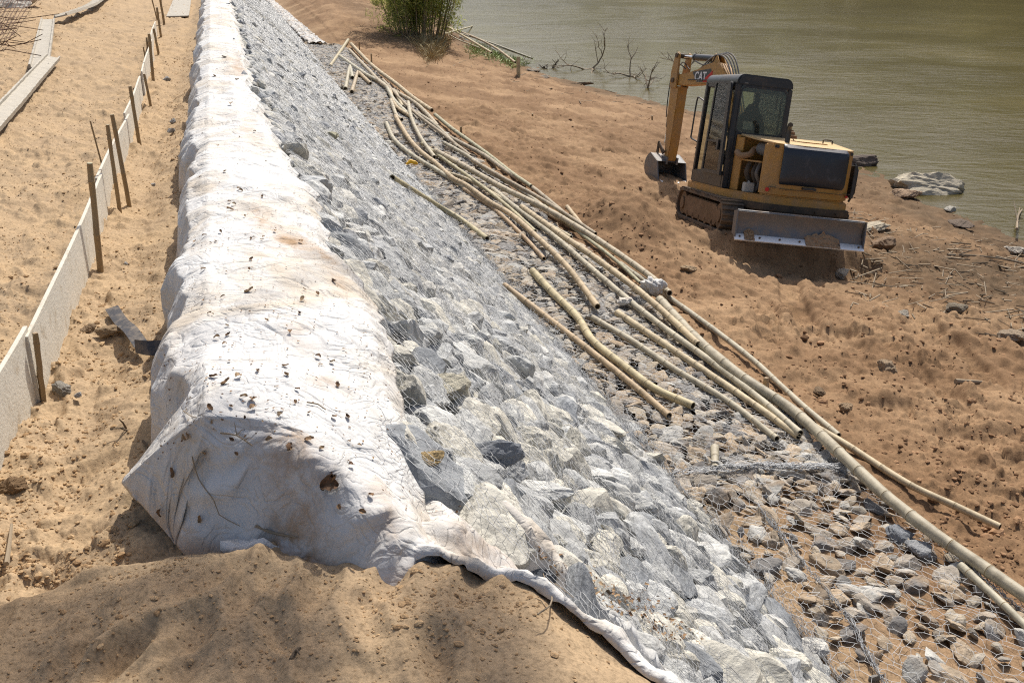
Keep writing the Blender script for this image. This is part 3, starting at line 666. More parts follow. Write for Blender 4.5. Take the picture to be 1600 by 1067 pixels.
# ------------------------------------------------------------------ wire netting
def edges_to_tubes(P, Q, r, name):
    """three sided wire for every edge, straight numpy"""
    d = Q - P; L = np.linalg.norm(d, axis=1, keepdims=True); d = d / np.maximum(L, 1e-9)
    ref = np.tile(np.array([[0.0, 0.0, 1.0]]), (len(d), 1)); ref[np.abs(d[:, 2]) > 0.9] = (1, 0, 0)
    a = np.cross(d, ref); a /= np.linalg.norm(a, axis=1, keepdims=True); b = np.cross(d, a); V = []
    rr = r if np.ndim(r) == 0 else r[:, None]
    for base in (P, Q):
        for k in range(3): V.append(base + (a * math.cos(2.094 * k) + b * math.sin(2.094 * k)) * rr)
    V = np.stack(V, 1).reshape(-1, 3); o = (np.arange(len(P)) * 6)[:, None]
    F_ = np.concatenate([o + np.array([[k, (k + 1) % 3, 3 + (k + 1) % 3, 3 + k]]) for k in range(3)])
    return V, F_
def hexnet(u0, u1, w0, w1, cell, s, warp):
    """edges of a hexagonal net in (u, w)"""
    a = cell / 2; h = cell * 0.62          # half width, row height
    nr = int((w1 - w0) / h); nc = int((u1 - u0) / cell)
    i, j = np.meshgrid(np.arange(nr), np.arange(nc), indexing='ij'); ox = np.where(i % 2 == 0, 0, a)
    # per cell: left vertex low & high, mid vertex
    ub = u0 + j * cell + ox; wb = w0 + i * h
    E = []
    E.append(((ub, wb), (ub, wb + h * 0.45)))
    E.append(((ub, wb + h * 0.45), (ub + a, wb + h)))
    E.append(((ub, wb + h * 0.45), (ub - a, wb + h)))
    def wp(u, w):
        du = warp * fbm(u * 2.2, w * 2.2, 3, s); dw = warp * fbm(u * 2.2 + 9, w * 2.2, 3, s + 5)
        return u + du, w + dw
    A = []; B = []
    for (ua, wa_), (uc, wc) in E:
        p = wp(ua.ravel(), wa_.ravel()); q = wp(uc.ravel(), wc.ravel()); A.append(np.stack(p, 1)); B.append(np.stack(q, 1))
    return np.concatenate(A), np.concatenate(B)
def net_obj(name, specs, w_lo, w_hi, label, ucut=None):
    VV = []; FF = []; o = 0
    for (u0, u1, cell, s, warp, rad, lift) in specs:
        A, B = hexnet(u0, u1, w_lo, w_hi, cell, s, warp)
        if ucut: keep = ucut(A, B); A, B = A[keep], B[keep]
        def up(P):
            h = neth(P[:, 0], P[:, 1]) + lift + 0.010 * np.clip(fbm(P[:, 0] * 5, P[:, 1] * 5, 2, s + 3), -0.3, 1)
            return SPn(P[:, 0], P[:, 1], h)
        V, Fc = edges_to_tubes(up(A), up(B), rad, name); VV.append(V); FF.append(Fc + o); o += len(V)
    me = np_mesh(name, np.concatenate(VV), np.concatenate(FF), True); ob = link(name, me, None, [M_WIRE]); tag(ob, label, 'wire netting'); return ob
def under_mound(A, B):
    P = SPn(A[:, 0], A[:, 1], np.full(len(A), 0.1)); u, v = UV(P[:, 0], P[:, 1]); return (H(u, v) < P[:, 2] + 0.1) & (u > np.interp(v, MV, MUc) + 0.30)
net1 = net_obj('slope_netting', [(1.0, 16, 0.078, 1, 0.07, 0.00115, 0.0), (8, 18, 0.09, 12, 0.09, 0.0011, 0.006), (16, 36, 0.085, 3, 0.08, 0.0018, 0.0), (36, 70, 0.2, 4, 0.1, 0.0035, 0.0)], 0.0, SLOPE_L + 0.04,
    'fine galvanised hexagonal netting stretched over the steep rock slope', under_mound)
net2 = net_obj('mattress_netting', [(1.2, 7.2, 0.112, 5, 0.10, 0.0017, 0.0), (7.25, 18, 0.10, 6, 0.09, 0.0016, 0.0), (18, 46, 0.16, 7, 0.08, 0.003, 0.0)], SLOPE_L + 0.05, SLOPE_L + 1.80,
    'coarse galvanised hexagonal netting over the flat stone mattress at the slope foot', under_mound)
def bundle(name, parent, path, n, spread, rad, seed):
    """messy twisted seam of wires along a path of (u,w)"""
    rs = np.random.RandomState(seed); A = []; B = []
    pu = np.array([p[0] for p in path]); pw = np.array([p[1] for p in path]); L = np.concatenate([[0], np.cumsum(np.hypot(np.diff(pu), np.diff(pw)))])
    for k in range(n):
        ln = rs.uniform(0.12, 0.7) if k > 3 else L[-1]; s0 = rs.uniform(-0.1, L[-1] - ln * 0.5) if k > 3 else 0
        m = max(4, int(ln / 0.035)); t = np.linspace(s0, s0 + ln, m); ou = np.cumsum(rs.normal(0, spread * 0.16, m)); ow = np.cumsum(rs.normal(0, spread * 0.16, m)) + rs.normal(0, spread * 0.6)
        if k <= 3: ou *= 0.0; ow = rs.normal(0, 0.008, m)
        uu = np.interp(t, L, pu) + ou; ww = np.interp(t, L, pw) + ow; hh = neth(uu, ww) + rs.uniform(0.0, 0.045) + 0.012 * rs.normal(size=m)
        P = SPn(uu, ww, hh); A.append(P[:-1]); B.append(P[1:])
    V, Fc = edges_to_tubes(np.concatenate(A), np.concatenate(B), rad, name); ob = link(name, np_mesh(name, V, Fc, True), parent, [M_WIRE]); return ob
bundle('seam_wires', net1, [(2.2, 1.35), (6, 1.3), (10, 1.28), (20, 1.3)], 230, 0.10, 0.0012, 3)
bundle('seam_wires', net1, [(3.2, 2.75), (6, 2.7), (10, 2.65), (20, 2.7)], 170, 0.09, 0.0012, 4)
bundle('seam_wires', net1, [(3.2, SLOPE_L + 0.02), (6, SLOPE_L + 0.02), (10, SLOPE_L + 0.02), (20, SLOPE_L)], 520, 0.12, 0.0015, 5)
bundle('edge_wires', net2, [(7.2, SLOPE_L + 0.05), (7.25, SLOPE_L + 0.9), (7.1, SLOPE_L + 1.75)], 70, 0.08, 0.0025, 6)
bundle('edge_wires', net2, [(1.2, SLOPE_L + 1.8), (7, SLOPE_L + 1.8), (14, SLOPE_L + 1.8)], 60, 0.05, 0.003, 7)
bundle('lacing_wire', net2, [(3.9, SLOPE_L + 0.15), (5.0, SLOPE_L + 0.42), (6.6, SLOPE_L + 0.55)], 26, 0.02, 0.0028, 8)
# ------------------------------------------------------------------ white fabric over the gabion crest
US = 3.46
# cross-section control (v, z): left foot ... left top ... right top ... right flap
def sect(u, s):
    """s in 0..1 across the fabric"""
    u = np.asarray(u, float); s = np.asarray(s, float)
    S_ = [0.0, 0.10, 0.22, 0.34, 0.42, 0.62, 0.80, 0.92, 1.0]
    Vv = [-0.50, -0.47, -0.44, -0.35, -0.21, 0.12, 0.40, 0.52, 0.60]; Zz = [-0.06, 0.10, 0.30, 0.455, 0.51, 0.51, 0.475, 0.43, 0.33]
    v = np.interp(s, S_, Vv); z = np.interp(s, S_, Zz)
    lf = 1 - sst(0.2, 0.45, s); rt = sst(0.72, 1.0, s)
    far = sst(8, 24, u)
    v = v + lf * (0.04 * pn(u * 0.5, s * 0, 201) + 0.03 * pn(u * 3, s * 2, 202)) + rt * (0.07 * pn(u * 0.9, s * 0, 203) + 0.04 * pn(u * 2.3, s * 0, 204) + 0.025 * pn(u * 7, s * 0, 213)) - sst(0.45, 1.0, s) * np.interp(u, [4.3, 5.5, 8, 12, 20, 60], [0, 0.03, 0.17, 0.30, 0.27, 0.27]) + 0.02 + lf * 0.035 * (1 - sst(7, 10, u))
    z = z + 0.03 * pn(u * 0.55, s * 0, 205) + 0.025 * pn(u * 1.5, s * 3, 206)
    z = z - rt * 0.06 * np.abs(pn(u * 1.1, s * 0, 203)) * (1 - sst(5, 7, u)) + rt * 0.05 * sst(5, 8, u)
    near = 1 - sst(3.0, 4.5, u); z = z - 0.20 * sst(0.46, 0.95, s) * (1 - sst(3.1, 4.4, u)); v = v - 0.09 * sst(0.6, 1.0, s) * near
    # folds
    fold = 0.014 * (1 - np.abs(pn(u * 2.2 + s * 2.5, s * 2.0 + u * 0.4, 207)) * 2) + 0.009 * (1 - np.abs(pn(u * 5 - s * 4, s * 5, 208)) * 2)
    side = 1 - sst(0.30, 0.46, s)
    v = v - side * ((0.25 + 1.3 * np.clip(pn(u * 0.8, s * 0, 211) + 0.3, 0, 1)) * (0.055 * pn(u * 3.6 + s * 2.5, s * 1.6, 209) + 0.028 * pn(u * 9 - s * 2, s * 3, 210)) + 0.05 * pn(u * 1.1, s * 2.2, 212)); z = z + (1 - 0.6 * side) * fold
    return v, z
NS = 110; ss = np.linspace(0, 1, NS)
ur = [3.46]
while ur[-1] < 60: ur.append(ur[-1] + 0.011 + 0.0030 * (ur[-1] - 3.46))
ur = np.array(ur); rows_u, rows_v, rows_z = [], [], []
TIPu, TIPv, TIPz = 3.72, -0.535, 0.15; Bu, Bv, Bz = 3.40, -0.34, 0.05
SC = 0.42                                              # parameter of the top left corner
v0, z0 = sect(np.full(NS, US), ss)
uend = US - 0.30 * sst(0.42, 0.95, ss)          # near edge of the top runs back on the right
left = ss < SC
def fan(s):                                            # left wall edge swept forward into the corner flap
    t = np.clip((SC - s) / SC, 0, 1); return t
t_ = fan(ss); iC = int(np.searchsorted(ss, SC))
eu = np.where(left, US + (TIPu - US) * t_, uend); ev = np.where(left, v0[iC] + (TIPv - v0[iC]) * t_, v0); ez = np.where(left, z0[iC] + (TIPz - z0[iC]) * t_ ** 1.15, z0 - 0.06 * sst(0.42, 0.95, ss))
E_ROWS = 46
NR = []
for k in range(E_ROWS, 0, -1):                          # drop rows (front face), last first
    e = k / E_ROWS
    bz = sst(0.46, 0.66, ss); D = 0.56 * (e * (1 - bz) + bz * e ** 1.8) * (1 - 0.35 * sst(0.5, 0.9, ss))
    u_ = eu - (0.10 + 0.30 * sst(0.45, 0.8, ss)) * e - 0.12 * e * e - 0.05 * sst(0, 0.25, e); v_ = ev - 0.06 * e * (1 - sst(0.42, 0.7, ss)); z_ = ez - D + 0.03 * sst(0, 0.4, e) * (1 - sst(0.4, 1, e))
    z_ = np.maximum(z_, -0.04 + 0.30 * 0 * ss)
    # the flap's columns gather towards the hanging point
    g = np.where(left, 1, 0) * e
    u_ = np.where(left, eu + (Bu - eu) * g, u_); v_ = np.where(left, ev + (Bv - ev) * g, v_); z_ = np.where(left, ez + (Bz - ez) * g, z_)
    bl = sst(SC, SC + 0.07, ss)
    u_ = np.where(left, u_, (Bu * e + (1 - e) * eu) * (1 - bl) + u_ * bl); v_ = np.where(left, v_, (Bv * e + (1 - e) * ev) * (1 - bl) + v_ * bl); z_ = np.where(left, z_, (Bz * e + (1 - e) * ez) * (1 - bl) + z_ * bl)
    am = sst(0, 0.3, e) * (1 - 0.5 * g); diag = ss * 9 + e * 3.0
    w1 = 0.045 * pn(diag * 1.2, e * 1.3 + 2, 221) + 0.020 * pn(diag * 2.8, e * 2.0, 222) + 0.034 * np.abs(np.sin(ss * 34 + e * 3.0)) * (1 - sst(SC + 0.02, SC + 0.16, ss)) * sst(SC - 0.2, SC, ss)
    u_ = u_ - w1 * am; v_ = v_ + 0.3 * w1 * am
    NR.append((u_, v_, z_))
NR.append((eu, ev, ez))
for u in ur[1:]:
    v, z = sect(np.full(NS, u), ss); k = 1 - sst(US, US + 0.85, u)
    # blend to the swept edge
    uu = u + k * (eu - US) * 1.0; vv = v + k * (ev - v0); zz = z + k * (ez - z0)
    NR.append((uu, vv, zz))
CU = np.array([r[0] for r in NR]); CV = np.array([r[1] for r in NR]); CZm = np.array([r[2] for r in NR])
x, y = Wn(CU, CV); me = np_mesh('fabric', np.stack([x, y, CZm], -1).reshape(-1, 3), grid_faces(*CU.shape))
Sg = np.tile(ss, (len(NR), 1)); Ug = CU
stain = 0.9 * sst(0.30, 0.0, Sg * 1.0) if False else (1 - sst(0.0, 0.22, CZm)) * 0.8 * sst(3.0, 3.6, Ug + 0.9)
frontk = (np.arange(len(NR)) < E_ROWS)[:, None] * 1.0
blob = lambda u0, s0, ru, rs_, a: a * np.exp(-((Ug - u0) / ru) ** 2 - ((Sg - s0) / rs_) ** 2)
stain = np.clip(stain * (0.5 + 0.5 * frontk) + blob(5.75, 0.72, 0.25, 0.10, 1.0) + blob(6.3, 0.62, 0.3, 0.05, 1.0) + blob(5.3, 0.84, 0.4, 0.04, 0.9) + blob(3.75, 0.72, 0.12, 0.05, 0.7) + blob(4.2, 0.66, 0.2, 0.05, 0.4)
                + blob(14.5, 0.75, 1.2, 0.15, 0.8) + blob(9.2, 0.7, 0.8, 0.1, 0.5) + frontk * (blob(3.3, 0.60, 0.5, 0.06, 0.9) + blob(3.0, 0.80, 0.4, 0.05, 0.5)) + blob(4.4, 0.24, 0.6, 0.12, 0.35), 0, 1)
set_col(me, 'stain', np.stack([stain, stain, stain], -1).reshape(-1, 3))
fab = link('fabric_cover', me, None, [M_CLOTH]); tag(fab, 'long white geotextile sheet draped over the gabion wall crest, littered with leaves', 'fabric cover')
sm = fab.modifiers.new('thick', 'SOLIDIFY'); sm.thickness = 0.004
def fab_pt(px, py):
    """nearest fabric vertex seen at a pixel, with its normal"""
    best = None
    return best
FX, FY, FZ = x, y, CZm
dz = FZ - CZ; dep = FY * cp - dz * sp; PXs = 800 + F * FX / dep; PYs = 533.5 - F * (FY * sp + dz * cp) / dep
def on_fabric(px, py):
    d2 = (PXs - px) ** 2 + (PYs - py) ** 2; i, j = np.unravel_index(np.argmin(d2 + dep * 2), d2.shape)
    i = min(max(i, 1), d2.shape[0] - 2); j = min(max(j, 1), NS - 2)
    a = Vector((FX[i + 1, j] - FX[i - 1, j], FY[i + 1, j] - FY[i - 1, j], FZ[i + 1, j] - FZ[i - 1, j])); b = Vector((FX[i, j + 1] - FX[i, j - 1], FY[i, j + 1] - FY[i, j - 1], FZ[i, j + 1] - FZ[i, j - 1]))
    n = a.cross(b).normalized(); p = Vector((FX[i, j], FY[i, j], FZ[i, j]))
    if n.dot(Vector((0, 0, CZ)) - p) < 0: n = -n
    return p, n
def strip(name, path, width, label, seed, amp=0.03, cat='fabric strip', nn=26, side=None, lift=0.03, z_min=None):
    """crumpled strip of fabric lying along a ground path [(u,v)]"""
    P = catmull([Vector((u, v, 0)) for u, v in path], 0.02 if len(path) < 12 else 0.05); V = np.zeros((len(P), nn, 3))
    for i, p in enumerate(P):
        q = P[min(i + 1, len(P) - 1)] - P[max(0, i - 1)]; q.normalize(); nrm = Vector((-q.y, q.x, 0))
        wd = (width(i / len(P)) if callable(width) else width)
        for j in range(nn):
            t = j / (nn - 1) - 0.5; c = p + nrm * t * wd + nrm * 0.25 * wd * float(pn(i * 0.031, 0, seed + 9)) * t
            h = Hs(c.x, c.y) + lift + amp * (0.7 - abs(t)) + amp * 0.7 * float(fbm(c.x * 5, c.y * 5, 3, seed))
            if abs(t) > 0.46: h -= 0.03
            V[i, j] = W(c.x, c.y, h)
    me = np_mesh(name, V.reshape(-1, 3), grid_faces(len(P), nn)); n = len(P) * nn
    st = np.clip(0.0 + 0.7 * fbm(V[..., 0] * 3, V[..., 1] * 3, 2, seed + 2), 0, 0.8).ravel(); set_col(me, 'stain', np.stack([st, st, st], -1))
    o = link(name, me, None, [M_CLOTH]); m = o.modifiers.new('thick', 'SOLIDIFY'); m.thickness = 0.004; tag(o, label, cat); return o
def uvat(px, py):
    p = at(px, py); return UV(p.x, p.y)
_vs = [-0.15, 0.1, 0.3, 0.5, 0.65, 0.8, 0.95, 1.1, 1.25, 1.4, 1.6]
strip('fabric_strip', [(float(np.interp(v, MV, MUc)) + 0.23 + 0.035 * math.sin(v * 9) + 0.02 * math.sin(v * 23), v) for v in _vs], lambda t: 0.46 + 0.08 * math.sin(t * 3.1) + 0.03 * math.sin(t * 31), 'crumpled dirty white fabric edge emerging between the sand mound and the rocks', 301, 0.075, lift=0.045)
strip('fabric_strip', [(46.5, 4.0), (52, 3.95), (58, 3.85), (66, 3.75), (80, 3.6), (95, 3.5)], 0.75, 'white fabric strip along the far edge of the rock slope', 302, 0.10, lift=0.10)
# ------------------------------------------------------------------ leaves and twigs on the fabric
def leaf_mesh(seed, big=False):
    rs = random.Random(seed); V = []; Fc = []; n = 9; L = 1.0; wd = rs.uniform(0.28, 0.42)
    for i in range(n):
        t = i / (n - 1); w = wd * math.sin(math.pi * min(1, t * 0.95 + 0.03)) ** 0.8 * (1 + 0.18 * math.sin(t * 17 + seed) * (1 if big else 0.3)); cz = 0.35 * math.sin(t * 3 + seed) * 0.6
        for j, s in enumerate((-1, -0.5, 0, 0.5, 1)):
            V.append(((t - 0.5) * L, s * w + 0.06 * math.sin(t * 4 + seed), cz + abs(s) * 0.22 + rs.uniform(-0.03, 0.03)))
    for i in range(n - 1):
        for j in range(4): a = i * 5 + j; Fc.append((a, a + 1, a + 6, a + 5))
    me = np_mesh('leaf', np.array(V), np.array(Fc), True); me.materials.append(M_LEAF); return me
LEAVES = [leaf_mesh(i, i % 2 == 0) for i in range(7)]
def put(o, p, n, size, yaw):
    q = n.to_track_quat('Z', 'Y').to_matrix() @ Matrix.Rotation(yaw, 3, 'Z'); o.matrix_world = Matrix.Translation(p) @ (q * size).to_4x4()
def leaf(px, py, size, label, group='dead leaves scattered on the white fabric'):
    p, n = on_fabric(px, py); o = bpy.data.objects.new('fallen_leaf', random.choice(LEAVES)); COL.objects.link(o)
    put(o, p + n * (0.006 + size * 0.05), n, size, random.uniform(0, 6.28)); tag(o, label, 'leaf', group); return o
spots = [(640, 700, 0), (390, 455, .07), (455, 520, .04), (392, 628, .07), (378, 622, .05), (350, 600, .06), (335, 590, .05), (395, 640, .05), (445, 588, .05), (520, 655, .04), (535, 795, .035), (455, 700, .05), (480, 690, .05), (548, 730, .04), (580, 775, .04),
         (565, 800, .05), (475, 470, .05), (498, 560, .04), (440, 650, .04), (330, 640, .045), (272, 740, .06), (255, 800, .05), (310, 808, .05), (420, 690, .05), (372, 590, .05), (358, 330, .07), (520, 440, .06), (470, 380, .05), (376, 300, .05), (350, 270, .05), (340, 230, .06), (360, 165, .1), (335, 120, .1), (350, 90, .1), (370, 125, .08)]
for px, py, s in spots[1:]: leaf(px, py, s * 0.62, 'small curled brown leaf lying on the white fabric')
for _ in range(70):
    py = 60 + 650 * random.random() ** 0.7; t = (py - 60) / 790
    px = random.uniform(320 - 40 * t, 372 + 240 * t); leaf(px, py, random.uniform(0.010, 0.028), 'small curled brown leaf lying on the white fabric')
p, n = on_fabric(516, 762); root = empty('dead_leaf_clump', p); tag(root, 'large crumpled brown dead leaf near the fabric front edge', 'leaf')
for k in range(4):
    o = link('leaf_lobe', LEAVES[k].copy(), root); put(o, Vector((random.uniform(-.015, .015), random.uniform(-.015, .015), 0.012 + 0.006 * k)), (n + Vector((random.uniform(-.5, .5), random.uniform(-.5, .5), 0))).normalized(), 0.065, k * 1.3)
def twig(name, pts, r, label, m=M_WOOD, cat='twig', onfab=True, lift=0.008, branches=0):
    P = [(lambda a: a[0] + a[1] * lift)(on_fabric(*q)) if onfab else at(*q) + Vector((0, 0, lift)) for q in pts]
    mb = MB(); C_ = catmull(P, 0.03); mb.tube(C_, [r * (1 - 0.5 * i / len(C_)) for i in range(len(C_))], 6)
    for b in range(branches):
        i = random.randrange(1, len(C_) - 1); d = Vector((random.uniform(-1, 1), random.uniform(-1, 1), random.uniform(0, 0.5))).normalized() * (0.04 + 0.5 * (C_[0] - C_[-1]).length * random.random() * 0.5)
        mb.tube([C_[i], C_[i] + d * 0.5 + Vector((0, 0, 0.01)), C_[i] + d], [r * 0.6, r * 0.45, r * 0.25], 5)
    o = mb.build(name, m, None, True); tag(o, label, cat); return o
twig('twig', [(403, 823), (430, 830), (466, 842)], 0.005, 'short straight stick lying at the front foot of the fabric')
twig('vine_stem', [(305, 712), (318, 748), (338, 778), (345, 800), (378, 822)], 0.0025, 'thin dry vine hanging down the front face of the fabric', cat='vine', lift=0.012)
twig('twig', [(345, 675), (370, 684), (395, 697)], 0.003, 'thin twig with withered leaves near the fabric corner', branches=3)
twig('twig', [(288, 642), (305, 652), (335, 656)], 0.002, 'hair-thin dark twig on the upper left fabric edge')
twig('twig', [(478, 630), (495, 633), (508, 643)], 0.003, 'small reddish twig on a brown stain of the fabric')
def crumbs(name, pts, label, m=M_LEAF, s0=0.002, s1=0.0065):
    V = []; Fc = []; o = 0; q4 = np.array([[-1, -.6, 0], [1, -.5, 0.3], [0.9, .6, 0], [-.8, .5, 0.35]])
    for p, n in pts:
        s = random.uniform(s0, s1); Rm = np.array(n.to_track_quat('Z', 'Y').to_matrix() @ Matrix.Rotation(random.uniform(0, 6.28), 3, 'Z')); V.append(q4 * s @ Rm.T + np.array(p + n * 0.005)); Fc.append([[o, o + 1, o + 2, o + 3]]); o += 4
    me = np_mesh(name, np.concatenate(V), np.concatenate(Fc), False); ob = link(name, me, None, [m]); tag(ob, label, None, None, 'stuff')
cp_ = []
for _ in range(800):
    i = int(E_ROWS * 0.9 + random.random() ** 1.5 * 240); j = random.randrange(20, NS - 2); i = min(i, FX.shape[0] - 2)
    a = Vector((FX[i + 1, j] - FX[i - 1, j], FY[i + 1, j] - FY[i - 1, j], FZ[i + 1, j] - FZ[i - 1, j])); b = Vector((FX[i, j + 1] - FX[i, j - 1], FY[i, j + 1] - FY[i, j - 1], FZ[i, j + 1] - FZ[i, j - 1])); n = a.cross(b).normalized()
    cp_.append((Vector((FX[i, j] + random.gauss(0, .006), FY[i, j] + random.gauss(0, .01), FZ[i, j] + .002)), n if n.z > 0 else -n))
crumbs('leaf_crumbs', cp_, 'tiny dark leaf crumbs and seeds sprinkled over the white fabric')
cp_ = []
_t = np.random.rand(520) ** 1.1; _P = at_many(648 + 430 * _t + 13 * np.random.randn(520), 812 + 200 * _t ** 1.25 + 12 * np.random.randn(520))
for p in _P:
    p = Vector(p); cp_.append((p + Vector((0, 0, random.uniform(0.03, .06))), Vector((random.gauss(0, .5), random.gauss(0, .5), 1)).normalized()))
crumbs('leaf_litter', cp_, 'brown dead leaf litter gathered between fabric edge and rocks', M_LEAF, 0.004, 0.012)
# ------------------------------------------------------------------ clods of earth (uncountable)
def clods(n):
    sel = np.random.rand(n); R1 = np.random.rand(n); R2 = np.random.rand(n)
    px = np.where(sel < 0.36, -80 + 380 * R1, np.where(sel < 0.44, -50 + 1000 * R1, np.where(sel < 0.52, 285 + 14 * np.random.randn(n), 560 + 1140 * R1)))
    py = np.where(sel < 0.36, -20 + 920 * R2, np.where(sel < 0.44, 840 + 250 * R2, np.where(sel < 0.52, 60 + 580 * R2, 70 + 930 * R2)))
    P = at_many(px, py); u, v = UV(P[:, 0], P[:, 1]); md = mound(u, v) - ground(u, v)
    ok = ~(((v > 0.3) & (v < 5.15) & (md < 0)) | ((v > -0.5) & (v < 0.6) & (u > 3.3))) & (P[:, 2] > -4.28)
    ok &= ~((fbm(P[:, 0] * 0.8, P[:, 1] * 0.8, 2, 61) < -0.1) & (np.random.rand(n) < 0.75))
    P = P[ok]; u = u[ok]; v = v[ok]; md = md[ok]; Z = P[:, 2] + fine_noise(u, v, 0); m = len(P)
    dist = np.linalg.norm(P, axis=1); s = 0.0025 + 0.0075 * np.random.rand(m) ** 2.5; s = s * np.where(np.random.rand(m) < 0.05, 2.2, 1) * np.where(v < 1, np.where(md > 0, 0.7, 1.0), 2.9); s = np.maximum(s, dist * 0.0005)
    V = []; Fc = []; o = 0
    for k in range(m):
        b = random.choice(XLO) * s[k] * np.array([1.3, 1, 0.8]); a = random.uniform(0, 6.28); c, s_ = math.cos(a), math.sin(a)
        b = b @ np.array([[c, -s_, 0], [s_, c, 0], [0, 0, 1]]).T + np.array([P[k, 0], P[k, 1], Z[k] + s[k] * 0.15]); V.append(b); Fc.append(ICO[1][1] + o); o += len(b)
    me = np_mesh('earth_clods', np.concatenate(V), np.concatenate(Fc), False); ob = link('earth_clods', me, None, [M_CLOD]); tag(ob, 'crumbled clods of earth strewn over the bare bank', None, None, 'stuff')
clods(36000)
# ------------------------------------------------------------------ bamboo poles
def bamboo(path, r, label, group='bamboo poles lying along the mattress edge', name='bamboo_pole', lift=0.0, m=M_BAM, world=None, cat='bamboo pole', taper=0.12, dry=0.5, raw=False):
    P = world if world is not None else [at(px, py) for px, py in path]
    P = [p + Vector((0, 0, r + lift)) for p in P]
    C_ = catmull(P, 0.05); s = 0; nxt = random.uniform(0.05, 0.25); pts = []; rs = []; marks = []
    for i, p in enumerate(C_):
        if i: s += (p - C_[i - 1]).length
        tt = i / max(1, len(C_) - 1); rr = r * (1 + taper * (1 - 2 * tt)) * (1 + 0.03 * math.sin(s * 9 + r * 900))
        if s >= nxt and 0 < i < len(C_) - 1:
            d = (C_[i + 1] - C_[i - 1]).normalized()
            for off, k in ((-0.014, 1.0), (-0.005, 1.08), (0.0, 1.01), (0.005, 1.07), (0.014, 1.0)): pts.append(p + d * off); rs.append(rr * k); marks.append(1 if abs(off) < 0.01 and off <= 0 else 0)
            nxt = s + random.uniform(0.30, 0.46)
        else: pts.append(p); rs.append(rr); marks.append(0)
    e0 = (pts[0] - pts[1]).normalized(); e1 = (pts[-1] - pts[-2]).normalized()
    mb = MB(); n = 12; mb.tube(pts, rs, n, 0, cap=False)
    for i in range(len(pts) - 1):
        if marks[i]:
            for k in range(n): mb.m[i * n + k] = 1
    # hollow ends
    for c, d, rr in ((pts[0], e0, rs[0]), (pts[-1], e1, rs[-1])):
        a = d.cross(Vector((0, 0, 1))).normalized(); b = d.cross(a)
        vs = []
        for q, (k, dep_) in enumerate(((1.0, 0), (0.74, 0), (0.72, -0.05))):
            vs += [c + d * dep_ + (a * math.cos(2 * math.pi * i / n) + b * math.sin(2 * math.pi * i / n)) * rr * k for i in range(n)]
        fs = [(i, (i + 1) % n, n + (i + 1) % n, n + i) for i in range(n)]; mb.add(vs, fs, 0)
        mb.add(vs, [(n + i, n + (i + 1) % n, 2 * n + (i + 1) % n, 2 * n + i) for i in range(n)] + [tuple(range(2 * n, 3 * n))], 2)
    o = mb.build(name, [m, M_NODE, M_HOLLOW], None, True); tag(o, label, cat, group); return o
